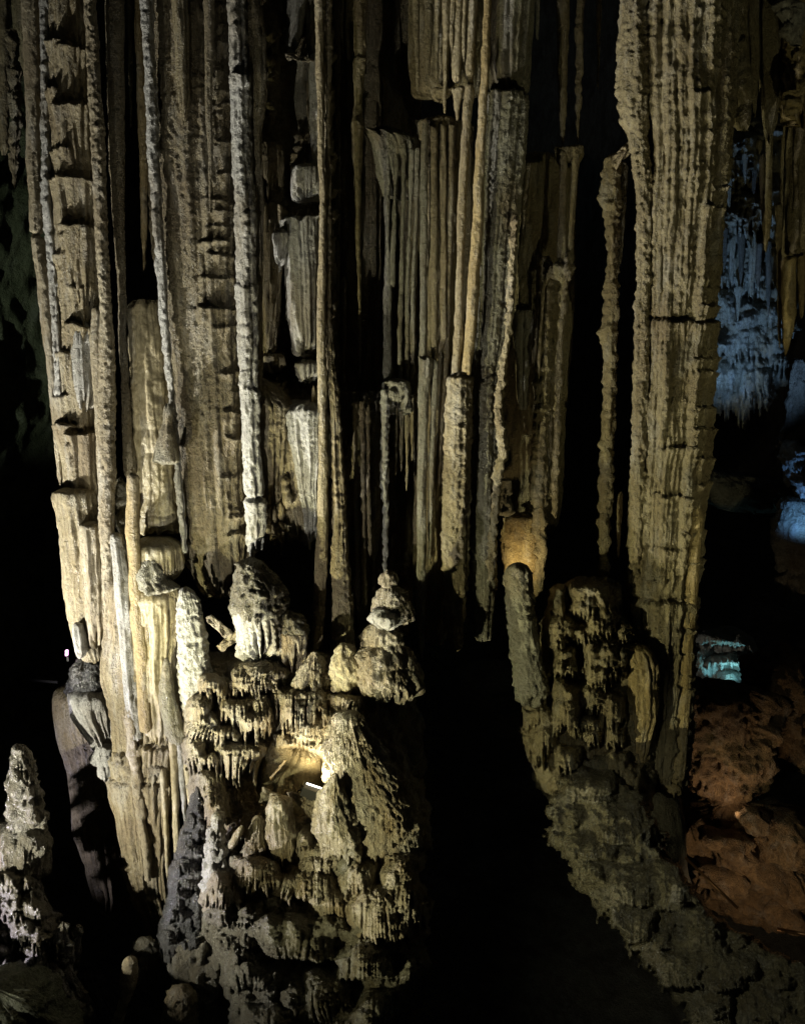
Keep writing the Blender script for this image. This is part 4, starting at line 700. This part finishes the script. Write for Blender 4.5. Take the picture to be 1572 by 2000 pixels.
for p_, q_ in zip(bar_pts[:-1], bar_pts[1:]):
    d_ = (q_ - p_) / 2; n_ = np.cross(d_, (0, 1, 0)); n_ = n_ / np.linalg.norm(n_) * .012
    box('cable', (p_ + q_) / 2, d_, (0, .012, 0), n_, 'black_metal', lamp)

# small stalagmites in front of the niche
F('stalagmite', [(1586, 420, 430), (1591, 412, 438), (1602, 411, 439), (1606, 416, 434), (1609, 413, 437), (1616, 414, 436), (1619, 418, 432), (1624, 408, 442), (1644, 406, 444), (1648, 411, 439), (1653, 404, 448), (1672, 405, 448), (1677, 410, 444), (1684, 400, 454), (1705, 400, 456), (1716, 406, 450), (1724, 396, 458), (1740, 402, 452)], 12.2, 'pale', dict(STY['plates'], ti=(18, 4, 8, 7)), 'small white button topped stalagmite at the left of the niche', 'stalagmite')
F('stalagmite', [(1553, 536, 552), (1560, 524, 566), (1580, 521, 570), (1594, 523, 566), (1602, 520, 574), (1625, 519, 580), (1650, 524, 578), (1665, 532, 570)], 12.2, 'mound', dict(fl=[(8, 2)], bil=[(10, 2.4), (6, 1.2)], wob=.08), 'chunky stalagmite with a square head before the niche', 'stalagmite', drip=(9, 30))
F('stalagmite', [(1592, 498, 508), (1604, 492, 516), (1630, 486, 522), (1660, 474, 532), (1685, 462, 540), (1700, 470, 530)], 12.15, 'mound', dict(STY['plates'], ti=(20, 5, 12, 7)), 'small ringed stalagmite on the fringed white ledge', 'stalagmite', drip=(8, 22))
F('broken_stalactite', [(1612, 468, 478), (1630, 455, 474), (1650, 444, 462), (1658, 444, 454)], 12.2, 'yellow', 'knob', 'fallen stalactite piece lying between the small stalagmites', 'stalactite', tadj=.4)
rr_ = random.Random(5); RPL = []
for k in range(34):
    yy = 1535 + 330 * k / 33.0; xl_ = np.interp(yy, [1528, 1600, 1700, 1830, 1900], [382, 362, 336, 312, 330]); xr_ = np.interp(yy, [1528, 1600, 1700, 1830, 1900], [396, 410, 412, 398, 384])
    c_ = rr_.uniform(xl_, xr_); w_ = rr_.uniform(.3, .6) * (xr_ - xl_); RPL.append((yy, c_ - w_, c_ + w_, rr_.uniform(20, 34), rr_.uniform(.16, .34), rr_.uniform(2, 9)))
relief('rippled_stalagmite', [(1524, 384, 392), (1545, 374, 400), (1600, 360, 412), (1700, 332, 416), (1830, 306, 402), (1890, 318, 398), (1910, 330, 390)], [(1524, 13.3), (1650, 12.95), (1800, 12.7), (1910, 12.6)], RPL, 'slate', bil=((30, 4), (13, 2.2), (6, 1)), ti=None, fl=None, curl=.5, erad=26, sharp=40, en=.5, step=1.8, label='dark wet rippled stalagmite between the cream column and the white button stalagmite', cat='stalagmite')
F('boulder', [(1802, 400, 430), (1830, 370, 450), (1880, 348, 456), (1930, 346, 456), (1980, 370, 470), (2060, 380, 480)], 12.2, 'lower', 'lump', 'dull yellow grey boulder at the foot of the rippled stalagmite', 'boulder')

# ================================================================== LOWER LEFT CORNER
ls = thing('left_stalagmite', 'tall stalagmite at the left edge, lit violet white on one side', 'stalagmite', 60, 1800, 14)
F('spire', [(1452, 28, 38), (1460, 23, 50), (1500, 22, 60), (1518, 20, 70), (1526, 22, 72), (1560, 18, 80), (1575, 20, 80), (1590, 16, 84), (1612, 22, 80), (1640, 16, 86)], 13.2, 'lower', dict(STY['fringe'], ti=(30, 14, 22, 7, .6), bil=[(20, 6, 1), (9, 2.5, 1)]), parent=ls, drip=(8, 16))
F('skirt', [(1600, -20, 84), (1640, -30, 88), (1690, -40, 88), (1720, -30, 80), (1735, -20, 60)], 13.0, 'lower', dict(STY['fringe'], ti=(34, 12, 28, 7)), parent=ls, drip=(8, 24))
relief('skirt', [(1680, -40, 60), (1740, -60, 92), (1790, -60, 118), (1840, -60, 126), (1900, -60, 140), (1960, -60, 172), (2080, -60, 200)], [(1680, 13.3), (1800, 12.95), (1900, 12.7), (2080, 12.2)],
  [(1690, -30, 60, 40, .35, 26), (1740, 0, 100, 50, .4, 30), (1790, 20, 118, 40, .45, 44), (1840, 30, 100, 40, .4, 70), (1820, -60, 20, 60, .4, 40), (1880, 70, 140, 50, .4, 30), (1930, 90, 170, 50, .45, 24), (1880, -60, 30, 60, .4, 30)], 'lower', parent=ls, bil=((50, 14), (22, 9), (10, 4), (5, 1.8)), ti=(36, 9, 30, 7), fl=(9, 2.5))
F('stalagmite', [(1800, 116, 132), (1810, 112, 136), (1826, 114, 134), (1860, 118, 144), (1900, 122, 152), (1940, 136, 170), (1975, 148, 180), (2000, 156, 186)], 12.6, 'lower', dict(bil=[(22, 8, 1), (10, 4, 1)], ti=(26, 6, 14, 7), wob=.25), 'small crooked stalagmite with a knob top near the left edge', 'stalagmite')
F('stalagmite', [(1806, 148, 156), (1822, 144, 162), (1850, 142, 160), (1880, 144, 156), (1890, 146, 154)], 12.9, 'lower', 'knob', 'tiny knobbed stalagmite just right of the crooked one', 'stalagmite', tadj=.9)
F('stalagmite', [(1868, 246, 260), (1876, 240, 268), (1900, 238, 270), (1925, 236, 266), (1950, 236, 254), (1980, 226, 246), (2020, 208, 234)], 12.2, 'tan', dict(ti=(12, 7, 2, 14, .15), bil=[(12, 1.0, 1)], wob=.08), 'small stalagmite of stacked discs near the bottom left', 'stalagmite', dv=1.6)
F('boulder', [(1836, 275, 300), (1850, 258, 312), (1880, 254, 310), (1900, 262, 300), (1912, 270, 290)], 12.8, 'grey', 'lump', 'grey lump behind the disc stalagmite', 'boulder', tadj=.7)
F('stalagmite', [(1925, 340, 370), (1935, 328, 382), (1970, 324, 386), (2020, 322, 392), (2060, 322, 392)], 11.8, 'tan', 'dome', 'stubby tan stalagmite cut by the bottom edge', 'stalagmite')
F('boulder', [(1926, -60, 10), (1940, -80, 60), (1970, -90, 100), (2000, -90, 130), (2080, -90, 160)], 10.5, 'moss', 'bould', 'dark brown rock slab in the bottom left corner', 'boulder')
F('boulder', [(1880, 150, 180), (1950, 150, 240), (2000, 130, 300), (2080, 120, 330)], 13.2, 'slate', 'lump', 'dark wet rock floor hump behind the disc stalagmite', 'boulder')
ld = thing('small_lamp', 'small glowing pinkish white lamp by the dark shelf', 'lamp', 131, 1292, 15.5)
b0 = np.array(P3(131, 1275, 15.5))
box('glass', b0, (.022, 0, 0), (0, .022, 0), (.006, 0, .06), 'led', ld)
box('mount', b0 + np.array((.01, .02, -.14)), (.02, 0, 0), (0, .02, 0), (0, 0, .05), 'black_metal', ld)
box('handrail', np.array(P3(86, 1329, 17)), (.34, 0, -.03), (0, .04, 0), (0, 0, .03), 'black_metal'); tag(bpy.data.objects['handrail'], 'short dull rail end left of the dark domed shelf', 'handrail')

# ================================================================== WET SLOPE AND ROCKS ON THE RIGHT
ws = thing('wet_slope', 'wet olive flowstone slope running down to the lower right', 'flowstone', 1350, 2000, 11)
rs_ = random.Random(8)
WSL = []
for k in range(90):
    yy = 1500 + 560 * (k / 90.0); xc = np.interp(yy, [1460, 1540, 1660, 1780, 1900, 2080], [1185, 1160, 1190, 1275, 1400, 1560]); wd = np.interp(yy, [1460, 1600, 1800, 2080], [30, 90, 110, 170])
    xx = xc + rs_.uniform(-wd, wd); r = 10 + 46 * rs_.random() ** 2; WSL.append((yy, xx - r, xx + r, r * rs_.uniform(.9, 1.8), r * rs_.uniform(.004, .010), rs_.uniform(1, 6)))
relief('slope', [(1462, 1168, 1200), (1500, 1110, 1226), (1540, 1070, 1250), (1600, 1062, 1282), (1660, 1080, 1312), (1720, 1120, 1346), (1780, 1164, 1396), (1850, 1220, 1490), (1900, 1266, 1620), (1960, 1316, 1660), (2090, 1366, 1700)],
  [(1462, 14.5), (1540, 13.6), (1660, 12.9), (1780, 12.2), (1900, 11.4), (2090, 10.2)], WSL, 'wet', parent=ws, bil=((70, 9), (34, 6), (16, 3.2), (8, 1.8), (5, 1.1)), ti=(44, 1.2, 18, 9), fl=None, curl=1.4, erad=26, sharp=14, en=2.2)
F('boulder', [(1330, 1380, 1440), (1350, 1350, 1490), (1420, 1340, 1496), (1490, 1335, 1490), (1540, 1340, 1482), (1560, 1356, 1420)], 19, 'bould', 'bould', 'big brown boulder with a pale orange underside beyond the great column', 'boulder', kd=.7)
F('boulder', [(1270, 1500, 1560), (1300, 1470, 1620), (1380, 1462, 1640), (1440, 1500, 1640), (1500, 1540, 1640)], 19.5, 'bould', 'bould', 'ragged brown rock wall at the right edge under the dark column', 'boulder')
F('boulder', [(1300, 1468, 1480), (1256, 1520, 1530), (1262, 1514, 1540), (1310, 1510, 1545)], 20.5, 'bould', 'lump', 'small brown spike on top of the right rock wall', 'boulder')
bo = thing('boulder_pile', 'pile of orange lit boulders by the walkway rail', 'boulder', 1450, 1800, 17)
F('rock', [(1560, 1360, 1500), (1600, 1345, 1600), (1680, 1338, 1640), (1740, 1366, 1640), (1780, 1420, 1640), (1810, 1500, 1640)], 18.2, 'bould', dict(rid=True, bil=[(80, 16, 1), (34, 11, 1), (14, 5, 1), (6, 2.4, 1)], wob=.2), parent=bo, kd=.5)
for (y, xa, xb, hh) in [(1620, 1360, 1400, 30), (1625, 1400, 1460, 70), (1580, 1440, 1500, 50), (1590, 1480, 1590, 90), (1690, 1480, 1600, 60), (1690, 1370, 1450, 60), (1750, 1480, 1560, 50)]:
    F('rock', [(y, xa + 12, xb - 16), (y + hh * .25, xa, xb - 4), (y + hh * .6, xa + 4, xb), (y + hh, xa + 20, xb - 12)], 17.8, 'bould', 'bould', parent=bo, tadj=.9)
def bar(name, a, b, r, mat, **lab):
    a = np.array(a); b = np.array(b); d = b - a; d = d / np.linalg.norm(d); u_ = np.cross(d, (0, 1, 0)); u_ /= np.linalg.norm(u_); w2 = np.cross(d, u_)
    vs = []; fs = []
    for p in (a, b):
        for k in range(8):
            an_ = k * math.pi / 4; vs.append(p + r * (u_ * math.cos(an_) + w2 * math.sin(an_)))
    for k in range(8): fs.append([k, (k + 1) % 8, 8 + (k + 1) % 8, 8 + k])
    fs += [list(range(8))[::-1], list(range(8, 16))]
    return tag(link(name, vs, fs, mat), **lab)
bar('handrail', P3(1338, 1675, 16.6), P3(1440, 1774, 15.4), .035, 'rail', label='thin reddish walkway rail slanting in front of the orange boulders', cat='handrail')
bar('handrail', P3(1517, 1815, 15.0), P3(1640, 1838, 14.6), .04, 'rail', label='thin reddish rail end at the right edge below the boulders', cat='handrail')

# ================================================================== RIGHT BACKGROUND
rd = thing('hanging_curtains', 'broad olive curtains hanging from the roof right of the great column', 'drapery', 1440, 260, 18)
for (rows, Y, mt, sty, dp) in [
    ([(-400, 1400, 1460), (0, 1404, 1440), (150, 1402, 1434), (250, 1402, 1426), (400, 1396, 1412), (480, 1392, 1402)], 16.8, 'olive', 'crust', None),
    ([(-400, 1430, 1480), (0, 1436, 1458), (120, 1432, 1464), (200, 1434, 1470), (230, 1436, 1462), (255, 1444, 1456)], 17.4, 'olive', 'smooth', None),
    ([(-400, 1452, 1490), (0, 1454, 1482), (120, 1462, 1484), (180, 1464, 1478), (210, 1468, 1474)], 17.6, 'olive', 'flute', (9, 20)),
    ([(-400, 1484, 1530), (0, 1484, 1514), (100, 1484, 1522), (180, 1486, 1524), (230, 1488, 1516), (262, 1494, 1508)], 17.8, 'olive', 'flute', (10, 20)),
    ([(-400, 1516, 1600), (0, 1518, 1620), (100, 1522, 1620), (180, 1528, 1620), (215, 1532, 1600)], 17.5, 'ochre', 'fringe', (11, 40)),
    ([(180, 1534, 1560), (200, 1530, 1556), (225, 1536, 1550)], 17.2, 'ochre', 'lump', None),
    ([(-400, 1520, 1560), (0, 1524, 1556), (60, 1526, 1558), (90, 1534, 1552)], 17.1, 'pale', 'lump', None)]:
    F('curtain', rows, Y, mt, sty, parent=rd, drip=dp)
F('stalactite', [(250, 1494, 1510), (300, 1496, 1508), (420, 1494, 1506), (470, 1492, 1500), (492, 1493, 1497)], 18.2, 'olive', 'pipe', 'long thin olive stalactite in front of the blue lit wall', 'stalactite')
F('stalactite', [(300, 1480, 1494), (400, 1484, 1498), (450, 1488, 1496), (480, 1490, 1493)], 18.6, 'olive', 'pipe', 'thin dark stalactite just left of the long thin olive one', 'stalactite')
F('stalactite', [(270, 1474, 1488), (290, 1475, 1486), (300, 1478, 1484), (302, 1480, 1482)], 19.5, 'olive', 'pipe', 'tiny stalactite tip against the pale blue wall patch', 'stalactite')
hb = thing('hanging_block', 'dull olive hanging block with ochre stalactites at the right edge', 'drapery', 1545, 695, 18)
F('block', [(230, 1540, 1640), (300, 1530, 1640), (420, 1526, 1640), (495, 1526, 1640), (506, 1532, 1630)], 18.0, 'olive', 'flute', parent=hb)
F('stalactite', [(500, 1528, 1554), (560, 1528, 1554), (620, 1526, 1552), (660, 1527, 1545), (696, 1531, 1536)], 17.9, 'ochre', 'pipe', parent=hb)
F('stalactite', [(500, 1556, 1572), (560, 1557, 1572), (610, 1560, 1570), (624, 1563, 1567)], 18.1, 'ochre', 'pipe', parent=hb)
F('stalactite', [(395, 1514, 1526), (500, 1516, 1526), (640, 1518, 1525), (680, 1520, 1523)], 18.2, 'tan', 'pipe', parent=hb)
# blue lit wall of the far hall
bw = thing('blue_wall', 'far cave wall with hanging fringes washed in cold blue light', 'rock wall', 1450, 800, 27)
relief('wall', [(225, 1380, 1560), (300, 1360, 1580), (500, 1350, 1570), (640, 1340, 1560), (740, 1340, 1540), (800, 1340, 1500), (840, 1345, 1490)], [(225, 26.5), (400, 26.0), (600, 26.2), (815, 26.4)],
  [(258, 1396, 1500, 70, .9, 60), (330, 1410, 1500, 20, .5, 60), (372, 1370, 1520, 60, 1.3, 70), (470, 1370, 1430, 40, .7, 80), (480, 1430, 1530, 50, .8, 70), (560, 1370, 1440, 60, .8, 30), (590, 1440, 1520, 30, .6, 30), (620, 1380, 1500, 60, .9, 50), (690, 1350, 1440, 50, .8, 60), (700, 1440, 1505, 60, .9, 50), (640, 1500, 1540, 60, .6, 60)], 'grey', parent=bw, step=2.2, bil=((60, 16), (28, 9), (12, 4), (6, 1.8)), ti=(46, 8, 40, 6), fl=(7, 2.5), curl=2.0, erad=40, rag=70)
for i, (x, y, h_, w_) in enumerate([(1412, 440, 90, 8), (1428, 450, 110, 7), (1446, 455, 100, 9), (1466, 460, 120, 8), (1480, 470, 90, 7), (1440, 560, 70, 10), (1500, 470, 150, 8), (1455, 300, 60, 6), (1470, 330, 50, 5), (1424, 345, 60, 6)]):
    F('stalactite', [(y, x - w_, x + w_), (y + h_ * .3, x - w_ * .6, x + w_ * .6), (y + h_, x - 1, x + 1)], 24.8 + .1 * (i % 3), 'grey' if i % 2 else 'far', 'flute', parent=bw)
relief('rock_face', [(858, 1520, 1590), (890, 1518, 1640), (930, 1536, 1640), (970, 1544, 1640), (1030, 1556, 1640)], [(858, 22.5), (950, 22.0), (1030, 22.2)], [(870, 1520, 1580, 40, .5, 20), (920, 1540, 1620, 50, .6, 20), (965, 1550, 1620, 50, .7, 10)], 'pale', step=2.0, bil=((40, 12), (18, 7), (8, 3), (4.5, 1.4)), ti=(30, 3, 16, 6), label='bright blue lit rock face at the right edge', cat='rock wall')
F('boulder', [(700, 1548, 1600), (740, 1545, 1620), (800, 1540, 1640), (880, 1530, 1640)], 22.5, 'far', 'fringe', 'dim grey hanging rock above the blue lit rock face', 'rock wall')
F('layered_column', [(970, 1530, 1590), (1000, 1524, 1600), (1020, 1514, 1600), (1050, 1510, 1600), (1110, 1520, 1610), (1116, 1526, 1600), (1124, 1518, 1600), (1170, 1516, 1590), (1190, 1530, 1570)], 21.5, 'grey', dict(STY['plates'], ti=(24, 4, 3, 16)), 'dim grey green layered column far back at the right edge', 'column')
F('boulder', [(920, 1370, 1450), (940, 1360, 1520), (980, 1380, 1530), (1000, 1440, 1505)], 25, 'far', 'lump', 'faint bluish rock bulge in the black hall behind the great column', 'boulder')
tg = thing('teal_grotto', 'small far grotto of fringed ledges glowing in teal light', 'flowstone', 1420, 1340, 27)
relief('ledges', [(1222, 1395, 1435), (1240, 1358, 1462), (1275, 1335, 1486), (1310, 1352, 1480), (1336, 1380, 1468), (1352, 1405, 1450)], [(1222, 27.0), (1290, 26.5), (1352, 26.2)],
  [(1240, 1345, 1464, 20, .7, 9), (1278, 1372, 1470, 22, .8, 10), (1262, 1330, 1390, 60, .5, 6), (1312, 1400, 1446, 24, .6, 8), (1306, 1446, 1478, 30, .6, 8)], 'pale', parent=tg, step=1.5, bil=((26, 4), (11, 2.2), (5, 1)), ti=(20, 3, 12, 4.5), fl=(4, 1.0), curl=1.2, erad=24)
for (x, y, h_, w_) in [(1458, 1284, 24, 6), (1472, 1286, 16, 5)]:
    F('stalagmite', [(y, x - 1, x + 1), (y + h_ * .4, x - w_ * .7, x + w_ * .7), (y + h_, x - w_, x + w_)], 25.5, 'pale', 'dome', parent=tg, tadj=.4)
